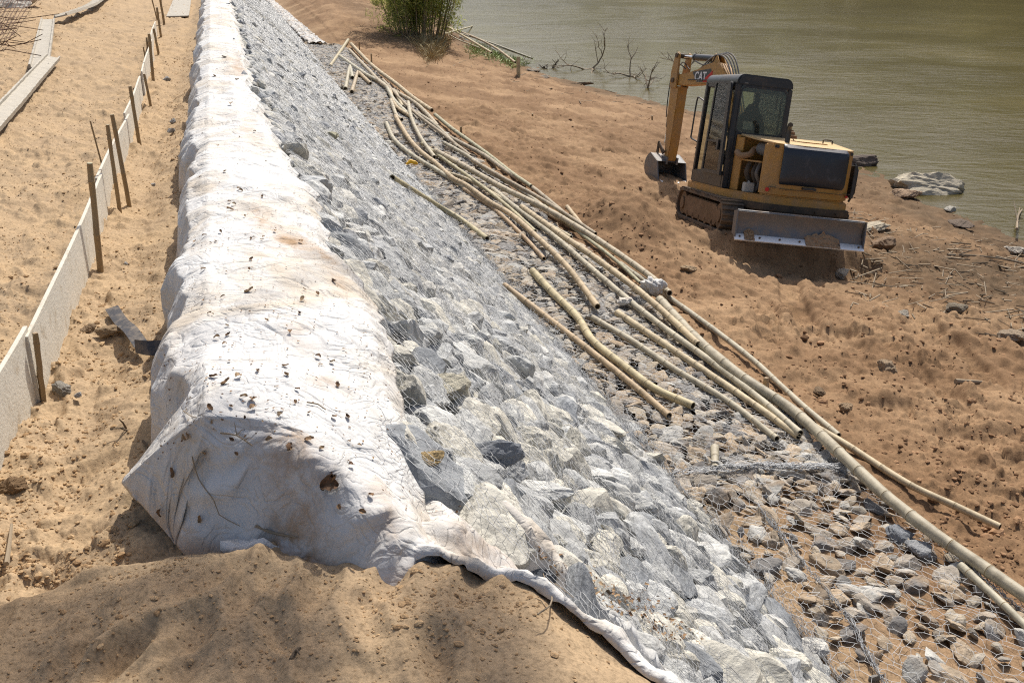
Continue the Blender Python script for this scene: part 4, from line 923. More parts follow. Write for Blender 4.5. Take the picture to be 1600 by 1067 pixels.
POLES = [
 ([(1030, 484), (1090, 549), (1158, 607), (1235, 659), (1304, 723), (1375, 791), (1446, 849), (1518, 900), (1612, 966)], .056, .10, 'thickest pale bamboo pole, running to the lower right picture edge'),
 ([(1110, 560), (1180, 612), (1252, 664), (1328, 710), (1413, 765), (1490, 802), (1560, 835)], .035, .05, 'long thin bamboo pole resting beyond the thickest one, ending free on the soil'),
 ([(969, 419), (1040, 469), (1112, 521), (1171, 567), (1205, 598), (1250, 640), (1309, 690)], .036, .04, 'outermost bamboo pole on bare soil behind the small wooden peg'),
 ([(681, 247), (735, 277), (787, 307), (847, 337), (900, 368), (952, 402), (1010, 444), (1045, 475)], .05, .13, 'long greenish bamboo pole passing under the white plastic bag'),
 ([(680, 186), (705, 207), (731, 226), (765, 251), (800, 279), (830, 300)], .045, .08, 'upper outer bamboo pole with an open upper end by the soil'),
 ([(704, 221), (755, 248), (791, 274), (829, 298), (865, 327), (905, 362)], .045, .05, 'bamboo pole ending in an open tube at the clay lip'),
 ([(694, 231), (731, 252), (760, 275), (791, 292), (823, 313), (860, 340)], .038, .09, 'bamboo pole with dark rings in the middle of the pile'),
 ([(721, 260), (762, 285), (804, 307), (850, 337), (905, 365)], .033, .04, 'thin bamboo pole low inside the pile'),
 ([(701, 277), (735, 289), (790, 321), (825, 344), (862, 361), (892, 378)], .032, .06, 'slender bamboo pole ending beside two dark gaps'),
 ([(604, 198), (614, 221), (633, 240), (657, 257), (682, 272), (706, 287), (742, 308)], .045, .05, 'curved bamboo pole nearest the slope at the top of the pile'),
 ([(618, 189), (638, 223), (657, 245), (682, 265), (706, 287), (731, 301), (765, 326), (800, 347), (842, 385), (884, 427), (910, 461), (933, 493)], .047, .09, 'long bent bamboo pole ending in an open tube on the mattress'),
 ([(770, 303), (800, 328), (863, 376), (926, 431), (990, 486), (1045, 529), (1100, 569), (1180, 631), (1249, 690)], .042, .06, 'long brownish bamboo pole left of the thickest one'),
 ([(815, 336), (870, 376), (930, 418), (985, 460), (1035, 503), (1090, 556)], .046, .12, 'bamboo pole crossing in front of the white plastic bag'),
 ([(964, 495), (1019, 532), (1095, 583), (1171, 635), (1247, 690)], .040, .02, 'straight yellowish bamboo pole ending in shadow below the pile'),
 ([(926, 503), (990, 541), (1053, 583), (1137, 634), (1213, 693)], .036, .02, 'straight bamboo pole lying third from the slope'),
 ([(832, 431), (863, 465), (901, 503), (926, 541), (977, 583), (1023, 617), (1082, 644)], .047, .03, 'greenish crooked bamboo pole with a splintered lower end'),
 ([(788, 452), (855, 503), (926, 558), (994, 613), (1045, 657)], .038, .02, 'straight bamboo pole nearest the slope beside the crooked one'),
 ([(613, 285), (675, 322), (722, 350), (761, 379)], .045, .02, 'lone bamboo pole lying apart on the rock slope'),
 ([(544, 66), (530, 87), (516, 107)], .065, .02, 'short bamboo piece at the far head of the pile, lying across'),
 ([(549, 75), (581, 109), (619, 139), (645, 161), (675, 182)], .065, .12, 'outermost far bamboo pole following the soil edge'),
 ([(546, 83), (577, 116), (600, 139), (645, 165), (668, 186), (684, 205)], .06, .07, 'second far bamboo pole beside the outermost one'),
 ([(531, 92), (570, 120), (600, 137), (615, 161), (637, 184)], .06, .05, 'far bamboo pole on the mattress side of the pile'),
 ([(540, 143), (546, 109)], .06, .02, 'leftmost of the short bamboo stubs at the far head'),
 ([(551, 126), (547, 107)], .06, .03, 'shortest bamboo stub at the far head of the pile'),
 ([(550, 148), (559, 116)], .06, .02, 'rightmost of the short bamboo stubs at the far head'),
 ([(561, 118), (579, 135)], .06, .03, 'short bamboo length slanting beside the far stubs'),
 ([(611, 161), (619, 184), (628, 192)], .05, .04, 'short bamboo length lying below a far fork'),
 ([(609, 143), (618, 170), (643, 189)], .05, .06, 'far bent bamboo pole joining the fork'),
 ([(638, 167), (643, 192), (657, 223), (679, 255)], .047, .10, 'bamboo pole curving steeply down the middle of the pile'),
 ([(653, 184), (682, 204), (716, 238)], .045, .08, 'short bamboo pole laid over the middle of the pile'),
 ([(1116, 706), (1117, 738)], .036, .01, 'short cut bamboo stub lying alone on the mattress'),
 ([(886, 332), (918, 372)], .036, .08, 'short split bamboo offcut by the clay lip'),
 ([(618, 148), (629, 171)], .05, .04, 'tiny far bamboo offcut between two poles'),
 ([(660, 232), (700, 262), (742, 292), (790, 330), (836, 372)], .034, .10, 'thin grey bamboo pole crossing the upper middle of the pile'),
 ([(738, 262), (785, 290), (835, 318), (880, 346), (930, 380)], .036, .15, 'pale bamboo pole on top of the pile before the clay lip'),
 ([(598, 130), (640, 176), (690, 216), (735, 252)], .04, .10, 'long thin bamboo pole along the outer upper pile'),
 ([(850, 330), (905, 372), (960, 415), (1000, 452)], .03, .08, 'narrow bamboo pole ending at the white plastic bag'),
 ([(725, 300), (770, 330), (815, 372), (850, 410)], .034, .03, 'dull bamboo pole on the slope side of the middle pile'),
 ([(1500, 890), (1560, 945), (1615, 998)], .030, .01, 'thin bamboo rail along the mattress edge under the thickest pole'),
]
for path, r, lift, lab in POLES: bamboo(path, r, lab, lift=lift * 0.8)
# pegs
def stick_up(name, base, top_px, r, label, group=None, m=M_STAKE, cat='stake', square=False, nodes=True):
    b = at(*base); d = ray(*top_px); t = (b.y * 1.0) / d.y; top = Vector((0, 0, CZ)) + d * t
    foot = b - (top - b) * 0.25; n = 4 if square else 10
    mb = MB(); pts = [foot]; rs = [r]; L = (top - b).length; k = 6
    for i in range(k + 1):
        p = b.lerp(top, i / k) + Vector((random.uniform(-1, 1), random.uniform(-1, 1), 0)) * r * 0.10
        if nodes and i in (2, 5): pts += [p - (top - b).normalized() * 0.006, p, p + (top - b).normalized() * 0.006]; rs += [r, r * 1.14, r]
        else: pts.append(p); rs.append(r * (1 - 0.02 * i))
    mb.tube(pts, rs, n, 0, cmi=1); o = mb.build(name, [m, M_BAM], None, not square); tag(o, label, cat, group); return o
G = 'bamboo stakes holding the formwork boards'
STK = [((157, 421), (140, 255), .021, 'thickest foreground stake standing nearest, in front of the long board'), ((67, 621), (55, 520), .016, 'short square stake at the joint of the two nearest boards'),
 ((187, 329), (168, 195), .017, 'left stake of the tall close pair'), ((201, 316), (175, 179), .019, 'right and taller stake of the close pair'), ((166, 283), (141, 189), .008, 'thin crooked cane behind the close pair'),
 ((219, 231), (203, 135), .02, 'grey stake at the end of the third board'), ((236, 168), (225, 116), .018, 'small leaning stake beyond the grey one'), ((240, 131), (233, 53), .024, 'stout yellowish stake in the far cluster'),
 ((233, 97), (229, 59), .018, 'thin dark stake left in the far cluster'), ((229, 104), (224, 74), .012, 'thinnest short cane of the far cluster'), ((248, 86), (240, 45), .024, 'grey leaning stake past the far cluster'), ((252, 60), (245, 12), .026, 'slanted far stake near the top edge'),
 ((257, 40), (249, -8), .03, 'upright yellow stake farthest to the top'), ((246, 33), (237, -2), .018, 'thin leaning cane farthest to the top')]
for b_, t_2, r, lab in STK: stick_up('bamboo_stake', b_, t_2, r, lab, G, square=lab.startswith('short square'))
stick_up('wooden_peg', (1197, 613), (1197, 590), .035, 'small square wooden peg beside the thickest bamboo pole', None, M_BAM, 'peg', True, False)
for k, (b_, t_2, lab) in enumerate([((581, 107), (580, 84), 'dark peg at the far soil edge'), ((646, 156), (645, 148), 'tiny peg beside the middle poles'), ((721, 213), (720, 198), 'short peg behind the open pole end'), ((562, 84), (561, 66), 'far peg standing at the head of the poles'), ((1019, 188), (1019, 181), 'tiny dark peg on the pale soil patch'), ((832, 185), (832, 178), 'small stub on the open soil')]):
    stick_up('wooden_peg', b_, t_2, .03, lab, 'pegs along the bank', M_STAKE, 'peg', True, False)
# ------------------------------------------------------------------ formwork boards
def board(u0, v0_, u1, v1_, h, label, th=0.022):
    mb = MB(); n = 14; V = []
    for i in range(n + 1):
        t = i / n; u = u0 + (u1 - u0) * t; v = v0_ + (v1_ - v0_) * t + 0.012 * math.sin(t * 5 + u0)
        zb = -0.14; zt = h + 0.012 * math.sin(t * 4 + u0)
        V += [W(u, v - th / 2, zb), W(u, v + th / 2, zb), W(u, v + th / 2, zt), W(u, v - th / 2, zt)]
    Fc = []
    for i in range(n):
        a = i * 4
        for k in range(4): Fc.append((a + k, a + (k + 1) % 4, a + 4 + (k + 1) % 4, a + 4 + k))
    Fc += [(0, 1, 2, 3), (4 * n + 3, 4 * n + 2, 4 * n + 1, 4 * n)]
    mb.add(V, Fc); o = mb.build('formwork_board', M_BOARD, None, False, 0.003, 1); tag(o, label, 'board', 'formwork boards in line'); return o
board(2.9, -1.16, 5.12, -1.07, 0.33, 'nearest formwork board, cut by the left picture edge')
board(5.04, -1.035, 8.75, -1.035, 0.32, 'longest pale formwork board between the square stake and the close pair')
board(8.6, -1.075, 11.9, -1.06, 0.31, 'formwork board beyond the close pair of stakes')
board(11.95, -1.09, 15.2, -1.12, 0.32, 'fourth formwork board behind the small leaning stake')
board(15.6, -1.13, 20.5, -1.25, 0.33, 'fifth formwork board behind the far cluster of stakes')
board(20.8, -1.30, 25.5, -1.42, 0.30, 'farthest formwork board near the top edge')
def plank(path, wd, label, th=0.03, lift=0.04, tilt=0.0, rim=0.035):
    """bent cement-caked formwork plank with raised edges"""
    P = catmull([at(*q) + Vector((0, 0, lift)) for q in path], 0.08); mb = MB(); V = []; prof = [(-1, 0), (1, 0), (1, rim + th), (0.8, rim + th), (0.76, th), (-0.76, th), (-0.8, rim + th), (-1, rim + th)]
    for i, p in enumerate(P):
        d = (P[min(i + 1, len(P) - 1)] - P[max(i - 1, 0)]); d.z *= 1; d.normalize(); s = d.cross(Vector((0, 0, 1))).normalized(); n = s.cross(d)
        s2 = (s * math.cos(tilt) + n * math.sin(tilt)); n2 = s2.cross(d)
        V += [p + s2 * a * wd / 2 + n2 * (b + 0.006 * random.uniform(-1, 1)) for a, b in prof]
    k = len(prof); Fc = []
    for i in range(len(P) - 1):
        for j in range(k): Fc.append((i * k + j, i * k + (j + 1) % k, (i + 1) * k + (j + 1) % k, (i + 1) * k + j))
    Fc += [tuple(range(k))[::-1], tuple(range((len(P) - 1) * k, len(P) * k))]; mb.add(V, Fc)
    o = mb.build('formwork_plank', M_PLANK, None, False); tag(o, label, 'plank', 'cement caked planks lying on the sand'); return o
plank([(-30, 235), (20, 178), (55, 136), (84, 102)], 0.22, 'long cement-caked channel plank cut by the left picture edge', tilt=-0.25, lift=0.10)
plank([(62, 112), (70, 70), (76, 36)], 0.30, 'upright looking channel plank beyond the long one', lift=0.05)
plank([(97, 38), (130, 26), (152, 14), (175, -10)], 0.30, 'curved channel plank near the top edge casting a shadow', lift=0.16, tilt=0.2)
plank([(278, 28), (287, -6)], 0.6, 'flat pale plank lying beyond the stakes at the top', lift=0.02, rim=0.0)
# ------------------------------------------------------------------ left side bits
def strap(path, wd, label, name='strap'):
    P = catmull([at(px, py) + Vector((0, 0, h)) for px, py, h in path], 0.02); V = []
    for i, p in enumerate(P):
        d = (P[min(i + 1, len(P) - 1)] - P[max(i - 1, 0)]).normalized(); s = d.cross(Vector((0, 0, 1))).normalized()
        V += [p + s * wd / 2, p - s * wd / 2]
    me = np_mesh(name, np.array([tuple(v) for v in V]), grid_faces(len(P), 2), False); o = link(name, me, None, [M_STRAP]); m = o.modifiers.new('t', 'SOLIDIFY'); m.thickness = 0.004; tag(o, label, 'strap'); return o
def strap2():
    V = []; a = [at(176, 490), at(190, 508), at(206, 528), at(222, 545)]; hs = [.03, .015, .04, .012]
    C_ = catmull([p + Vector((0, 0, h)) for p, h in zip(a, hs)], .015)
    for i, p in enumerate(C_):
        d = (C_[min(i + 1, len(C_) - 1)] - C_[max(i - 1, 0)]).normalized(); q = d.cross(Vector((0, 0, 1))).normalized(); V += [p + q * .038, p - q * .038 + Vector((0, 0, .012))]
    n1 = len(C_); F1 = grid_faces(n1, 2)
    b = [at(213, 552), at(228, 556), at(246, 556), at(268, 552)]; C2 = catmull([p + Vector((0, 0, .004)) for p in b], .015)
    for i, p in enumerate(C2):
        t = i / len(C2); V += [p, p + Vector((-.01, .035 + .02 * math.sin(t * 3), .062))]
    me = np_mesh('strap', np.array([tuple(v) for v in V]), np.concatenate([F1, grid_faces(len(C2), 2) + 2 * n1]), False); o = link('strap', me, None, [M_STRAP]); m = o.modifiers.new('t', 'SOLIDIFY'); m.thickness = 0.005; tag(o, 'twisted black rubber strap running under the fabric cover', 'strap')
strap2()
lone_rock('flat_stone', 168, 519, (.085, .05, .05), 'flat tan stone block beside the black strap', (0.42, 0.30, 0.18), 401, 0.6, yaw=0.1)
lone_rock('small_stone', 138, 515, .042, 'rounded tan stone left of the flat block', (0.40, 0.28, 0.17), 402)
lone_rock('grey_stone', 98, 610, (.06, .045, .05), 'grey stone chip lying near the square stake', (0.40, 0.37, 0.32), 403, 0.6)
lone_rock('white_pebble', 122, 618, .022, 'small white pebble beside the grey stone chip', (0.62, 0.60, 0.57), 404)
lone_rock('small_stone', 20, 765, .06, 'brown earth lump at the left picture edge', (0.30, 0.19, 0.10), 405, emb=0.4)
for px, py, s, c, lab in [(262, 125, .07, (0.5, 0.52, 0.54), 'far grey chip in the trench'), (268, 205, .05, (0.5, 0.5, 0.5), 'light grey chip in the trench by the fabric'), (271, 190, .05, (0.6, 0.6, 0.58), 'whitish chip in the trench by the fabric'), (240, 289, .025, (0.6, 0.6, 0.6), 'small pale pebble between boards and fabric'), (197, 413, .02, (0.55, 0.55, 0.55), 'tiny white pebble right of the nearest stake')]:
    lone_rock('pebble', px, py, s, lab, c, 410 + px, cat='pebble')
twig('root', [(193, 672), (216, 684), (232, 702)], 0.009, 'dark root sticking out beside the fabric corner', M_BARK, 'root', False, 0.01, 2)
twig('twig', [(316, 790), (335, 800), (330, 850)], 0.002, 'thin wire-like twig by the mound crest', M_WOOD, onfab=False, lift=0.03) if False else None
twig('stick', [(11, 885), (16, 850), (19, 823)], 0.010, 'broken brown stick at the left picture edge', M_WOOD, 'stick', False, 0.012)
twig('twig', [(840, 985), (862, 962), (848, 915)], 0.003, 'thin bent twig sticking up at the fabric strip', M_WOOD, 'twig', False, 0.06, 2)
twig('twig', [(455, 1035), (462, 1022), (470, 1016)], 0.008, 'small dark leaf stalk on the sand mound', M_BARK, 'twig', False, 0.01, 1)
# rusty reinforcement mat at the top left
mb = MB()
for k in range(26):
    a = at(random.uniform(-60, 25), random.uniform(15, 95)); ang = random.choice((0.35, 1.9)) + random.uniform(-0.15, 0.15); L = random.uniform(0.4, 1.1); h = random.uniform(0.03, 0.4)
    d = Vector((math.cos(ang), math.sin(ang), 0)) * L
    mb.tube([a + Vector((0, 0, h)), a + d * 0.5 + Vector((0, 0, h + random.uniform(-.08, .12))), a + d + Vector((0, 0, max(0.02, h + random.uniform(-.2, .2))))], 0.007, 5)
for j in range(9):
    p0, p1 = at(-40 + j * 9, 118 - j * 8), at(10 + j * 8, 0 - j); mb.tube([p0 + Vector((0, 0, .25)), (p0 + p1) / 2 + Vector((0, 0, .33 + random.uniform(-.06, .06))), p1 + Vector((0, 0, .25))], 0.007, 5)
for j in range(9):
    p0, p1 = at(-40, 25 + j * 11), at(72 - j * 7, 5 + j * 9); mb.tube([p0 + Vector((0, 0, .26)), (p0 + p1) / 2 + Vector((0, 0, .34 + random.uniform(-.06, .06))), p1 + Vector((0, 0, .2))], 0.007, 5)
tag(mb.build('rebar_mat', M_RUST), 'tangled rusty steel reinforcement mat at the top left', 'rebar mat')
lone_rock('boulder', 10, 12, (1.3, 0.7, 0.5), 'pale grey boulder in the top left corner', (0.52, 0.48, 0.42), 420, 0.8)
# ------------------------------------------------------------------ things on the slope
def slope_rock(px, py, size, label, color, seed):
    p = at(px, py, 0.0); return lone_rock('rock', 0, 0, size, label, color, seed, 0.8, wp=p, emb=0.55)
slope_rock(668, 716, (.075, .05, .045), 'small yellowish rock on the slope near the fabric edge', (0.55, 0.40, 0.20), 431)
slope_rock(846, 900, (.11, .085, .08), 'darkest blue grey rock above the white fabric edge', (0.13, 0.145, 0.17), 432)
slope_rock(765, 712, (.14, .10, .09), 'dark grey rock in the middle of the slope', (0.30, 0.32, 0.35), 433)
slope_rock(690, 600, (.14, .1, .09), 'creamy rock with a shadowed flank on the slope', (0.62, 0.58, 0.46), 434)
slope_rock(515, 215, (.2, .12, .1), 'yellowish grey rock on the far slope', (0.44, 0.42, 0.3), 435)
slope_rock(1405, 835, (.12, .1, .08), 'blue grey rock at the outer mattress edge', (0.30, 0.32, 0.35), 436)
slope_rock(1440, 860, (.12, .1, .09), 'grey cube shaped rock beneath the thickest bamboo', (0.40, 0.41, 0.42), 437)
p = at(643, 260); mb = MB(); mb.tube([p + Vector((-.1, -.04, .05)), p + Vector((-.02, 0, .10)), p + Vector((.07, .02, .07)), p + Vector((.12, .05, .04))], [.02, .045, .04, .02], 7); tag(mb.build('yellow_scrap', M_YELTAG), 'small yellow plastic scrap beside the bamboo poles', 'plastic scrap')
# white plastic bag on the poles
def bag_blob(px, py, s, label, seed, lift=0.12):
    p = at(px, py); d, f = ICO[4]; n = fbm(d[:, 0] * 2.2 + d[:, 2], d[:, 1] * 2.2, 4, seed); m_ = fbm(d[:, 0] * 5 + 3, d[:, 1] * 5 + d[:, 2] * 4, 3, seed + 1)
    r = 0.8 + 0.28 * n + 0.09 * (1 - 2 * np.abs(m_)); v = d * r[:, None] * np.array(s)
    me = np_mesh('plastic_bag', v, f, True); set_col(me, 'stain', np.zeros((len(v), 3))); o = link('plastic_bag', me, None, [M_CLOTH]); o.location = p + Vector((0, 0, lift)); tag(o, label, 'plastic bag'); return o
bag_blob(1018, 470, (.19, .15, .14), 'crumpled white plastic bag caught on the bamboo poles', 441, 0.2)
bag_blob(976, 482, (.13, .10, .05), 'small flat white plastic scrap beside the bag', 442, 0.1)
# ------------------------------------------------------------------ right bank stones, sticks
for px, py, s, c, lab in [(1488, 487, (.22, .15, .12), (0.22, 0.18, 0.13), 'dark flat stone on the muddy bank right of the machine'), (1385, 582, (.15, .12, .12), (0.38, 0.28, 0.18), 'rounded brown stone in the middle of the soil'), (1410, 498, (.14, .11, .1), (0.36, 0.32, 0.26), 'pale stone beside the dark hollow'),
    (1381, 388, (.22, .2, .2), (0.28, 0.19, 0.12), 'brown boulder right of the blade'), (1362, 358, (.42, .22, .14), (0.46, 0.40, 0.30), 'flat pale stone behind the blade end'), (1582, 530, (.24, .18, .14), (0.34, 0.26, 0.18), 'stone at the right picture edge'), (1277, 617, (.09, .07, .06), (0.25, 0.17, 0.10), 'small dark stone near the bamboo'),
    (1415, 308, (.4, .28, .2), (0.36, 0.25, 0.16), 'brown boulder at the water edge'), (1484, 332, (.22, .16, .12), (0.45, 0.42, 0.36), 'grey stone where soil meets water'), (1585, 395, (.28, .2, .12), (0.42, 0.38, 0.32), 'pale stone near the right picture edge'), (1315, 432, (.18, .13, .1), (0.40, 0.36, 0.30), 'light stone in front of the machine'),
    (1075, 425, (.12, .1, .08), (0.42, 0.30, 0.18), 'tan stone left of the machine shadow'), (1092, 548, (.06, .05, .05), (0.25, 0.16, 0.1), 'tiny clod stone by the poles'), (1500, 352, (.35, .2, .12), (0.16, 0.12, 0.09), 'dark wet rock at the shore'), (1320, 640, (.09, .07, .06), (0.40, 0.28, 0.17), 'small stone below the rounded brown one')]:
    lone_rock('stone', px, py, s, lab, c, 450 + px % 97, 0.7, 'stone', 0.03)
d = ray(1457, 300); p = Vector((0, 0, CZ)) + d * ((-4.32 - CZ) / d.z)
wr = lone_rock('river_boulder', 0, 0, (.98, .5, .5), 'large pale boulder rising out of the water', (0.50, 0.44, 0.33), 461, 0.8, wp=p, yaw=-0.05)
d = ray(1346, 257); t = (-4.3 - CZ) / d.z; p = Vector((0, 0, CZ)) + d * t
lone_rock('river_rock', 0, 0, (.62, .4, .34), 'dark rock rising out of the water behind the machine', (0.13, 0.10, 0.08), 462, 0.7, wp=p)
def on_water(px, py):
    d = ray(px, py); t = (-4.3 - CZ) / d.z; return Vector((0, 0, CZ)) + d * t
twig('driftwood', [(1492, 602), (1535, 603)], 0.035, 'short grey driftwood stick on the soil', M_WOOD, 'driftwood', False, 0.05)
twig('driftwood', [(1480, 402), (1530, 404), (1590, 412)], 0.025, 'long grey branch on the muddy bank', M_WOOD, 'driftwood', False, 0.05, 2)
twig('driftwood', [(1555, 405), (1600, 416)], 0.03, 'grey branch at the right picture edge', M_WOOD, 'driftwood', False, 0.05)
twig('dead_branch', [(1585, 378), (1588, 355), (1600, 338)], 0.03, 'dead branch standing at the shore on the right edge', M_WOOD, 'branch', False, 0.3, 5)
twig('driftwood', [(1335, 262), (1350, 264), (1372, 262)], 0.03, 'thin stick floating beside the dark river rock', M_WOOD, 'driftwood', False, 0.03)
# debris by the water upstream
DEB = 'cut bamboo dumped at the water edge'
for path, r, lab in [([(692, 45), (730, 68), (768, 92)], .06, 'long dumped bamboo leaning on the bush'), ([(700, 50), (745, 68), (775, 84), (805, 108)], .06, 'bent dumped bamboo reaching the driftwood'), ([(695, 62), (738, 48)], .05, 'short dumped bamboo pointing over the water'), ([(720, 60), (770, 76), (832, 100)], .045, 'slender dumped bamboo in the green grass'), ([(690, 55), (715, 70), (750, 84)], .04, 'lowest dumped bamboo on the dry grass')]:
    bamboo([q for q in path], r, lab, DEB, lift=0.25)
def branchy(name, root, n, L, r, label, seed, cat='dead branch', up=0.5, m=M_WOOD):
    rs = random.Random(seed); mb = MB()
    def grow(p, d, L, r, depth):
        pts = [p]; dd = d.copy(); k = 5
        for i in range(k):
            dd = (dd + Vector((rs.gauss(0, .25), rs.gauss(0, .25), rs.gauss(0, .2)))).normalized(); pts.append(pts[-1] + dd * L / k)
        mb.tube(pts, [r * (1 - 0.7 * i / k) for i in range(k + 1)], 5)
        if depth > 0:
            for _ in range(3): grow(pts[rs.randrange(1, k)], (dd + Vector((rs.gauss(0, .9), rs.gauss(0, .9), rs.gauss(0.1, .5)))).normalized(), L * 0.55, r * 0.5, depth - 1)
    for _ in range(n): grow(root, Vector((rs.gauss(0, 1), rs.gauss(0, 1), abs(rs.gauss(up, .4)))).normalized(), L, r, 2)
    o = mb.build(name, m, None, True); tag(o, label, cat); return o
branchy('dead_branch', on_water(925, 108), 3, 2.2, .05, 'arching dead branch standing in the shallow water', 5)
branchy('dead_branch', on_water(985, 120), 3, 1.6, .04, 'tangled dead branches in the water left of the machine', 6)
branchy('dead_branch', on_water(1012, 138), 3, 1.2, .04, 'dead branch with withered leaves near the excavator arm', 8)
branchy('dead_branch', on_water(1062, 118), 2, 1.4, .04, 'dead branch partly hidden behind the excavator arm', 9)
branchy('root_clump', at(860, 112), 5, 0.6, .05, 'dark root clump beside the stacked stones', 11, 'roots', 0.4, M_BARK)
for k, (px, py, s) in enumerate([(832, 112, .5), (850, 122, .35), (868, 108, .45), (845, 105, .4), (884, 118, .3)]):
    lone_rock('shore_stone', px, py, (s, s * 0.5, s * 0.35), ['grey flat stone left in the shore stack', 'small front stone of the shore stack', 'brown stone at the water side of the shore stack', 'topmost stone of the shore stack', 'rightmost stone of the shore stack'][k], (0.30, 0.25, 0.19), 470 + k, cat='stone')
stick_up('wooden_post', (810, 122), (810, 89), .09, 'short pale post standing before the shore stones', None, M_BAM, 'post', False, False)
lone_rock('driftwood_log', 902, 132, (.75, .14, .1), 'flat brown log at the waterline', (0.26, 0.18, 0.11), 480, cat='log', yaw=0.1)
_A = []; _B = []; _n = 420
_pp = np.stack([np.where(np.random.rand(_n) < .7, 1330 + 290 * np.random.rand(_n), 700 + 350 * np.random.rand(_n)), np.zeros(_n)], 1); _pp[:, 1] = np.where(_pp[:, 0] > 1200, 330 + (_pp[:, 0] - 1330) * 0.2 + 150 * np.random.rand(_n) ** 1.6, 95 + (_pp[:, 0] - 760) * 0.24 + 14 * np.random.randn(_n))
_Q = at_many(_pp[:, 0], _pp[:, 1], 0.04); _Q = _Q[_Q[:, 2] > -4.28]
_an = np.random.rand(len(_Q)) * 6.28; _ln = 0.05 + 0.3 * np.random.rand(len(_Q)) ** 2; _dd = np.stack([np.cos(_an) * _ln, np.sin(_an) * _ln, 0.1 * _ln], 1)
_V, _F = edges_to_tubes(_Q - _dd, _Q + _dd, 0.006 + 0.01 * np.random.rand(len(_Q)), 'x'); tag(link('twig_litter', np_mesh('twig_litter', _V, _F, True), None, [M_WOOD]), 'scattered broken twigs and dry stalks washed up along the muddy shore', None, None, 'stuff')
# ------------------------------------------------------------------ bush, grass
def blades(pts, name, m, parent=None):
    """pts: list of (base, dir, length, width) -> thin two-segment blades, one mesh"""
    V = []; Fc = []; o = 0
    for b, d, L, w in pts:
        s = d.cross(Vector((random.gauss(0, 1), random.gauss(0, 1), random.gauss(0, 1)))).normalized() * w / 2; mid = b + d * L * 0.5; tip = b + d * L + Vector((0, 0, -0.25 * L))
        V += [b - s * 0.4, b + s * 0.4, mid + s, mid - s, tip]; Fc += [(o, o + 1, o + 2, o + 3), (o + 3, o + 2, o + 4, o + 4)]; o += 5
    V = np.array([tuple(v) for v in V]); Fq = np.array([f for f in Fc if f[2] != f[3]]); tri = np.array([[f[0], f[1], f[2]] for f in Fc if f[2] == f[3]])
    me = bpy.data.meshes.new(name); me.from_pydata(V.tolist(), [], Fq.tolist() + tri.tolist()); o_ = link(name, me, parent, [m]); return o_
def bush(px, py, w, h, nstem, nleaf, label, seed):
    rs = random.Random(seed); base = at(px, py); root = empty('bush', base); tag(root, label, 'bush'); mb = MB(); tips = []
    for k in range(nstem):
        a = rs.uniform(0, 6.28); q = rs.random() ** 0.6; b = Vector((math.cos(a), math.sin(a), 0)) * q * w * 0.28; out = Vector((math.cos(a), math.sin(a), 0)); hh = h * rs.uniform(0.6, 1.0)
        pts = [b + Vector((0, 0, -0.2)), b + out * 0.12 * w * q + Vector((0, 0, hh * 0.4)), b + out * 0.25 * w * q + Vector((0, 0, hh * 0.75)), b + out * 0.42 * w * q + Vector((0, 0, hh))]
        C_ = catmull(pts, 0.4); mb.tube(C_, [0.03 * (1 - 0.7 * i / len(C_)) for i in range(len(C_))], 5); tips.append(C_)
    mb.build('stem', M_WOOD, root, True)
    cl = []
    for C_ in tips:
        for _ in range(int(nleaf / nstem / 26)):
            i = int((0.22 + 0.78 * rs.random() ** 0.7) * (len(C_) - 1)); c = C_[i] + Vector((rs.gauss(0, .28), rs.gauss(0, .28), rs.gauss(0, .2)))
            for _ in range(26): cl.append((c + Vector((rs.gauss(0, .15), rs.gauss(0, .15), rs.gauss(0, .16))), Vector((rs.gauss(0, 1), rs.gauss(0, 1), rs.gauss(-0.35, .8))).normalized(), rs.uniform(.14, .32), .035))
    blades(cl, 'foliage', M_GREEN, root)
    return root
bush(652, 58, 5.0, 5.4, 60, 30000, 'tall willowy green bush at the river edge by the top', 21)
bush(604, 14, 3.5, 2.0, 20, 2600, 'low dry scrub behind the slope left of the willowy bush', 22)
def grass_patch(pxs, n, L, m, label, name='grass', up=1.0, w=0.03):
    B = []
    c_ = np.array([random.choice(pxs) for _ in range(n)], float) + np.random.randn(n, 2) * np.array([8, 5])
    for b in at_many(c_[:, 0], c_[:, 1]):
        b = Vector(b); B.append((b, Vector((random.gauss(0, .5), random.gauss(0, .5), up)).normalized(), L * random.uniform(.5, 1.2), w))
    o = blades(B, name, m); tag(o, label, None, None, 'stuff'); return o
grass_patch([(775, 88), (800, 98), (825, 96), (745, 80), (830, 92)], 1400, .55, M_GRASS, 'fresh green grass at the water edge among the dumped bamboo', 'green_grass', 0.5)
grass_patch([(682, 78), (690, 68), (676, 90), (665, 72)], 1500, .8, M_DRY, 'dry straw coloured grass at the foot of the willowy bush', 'dry_grass', 0.8)
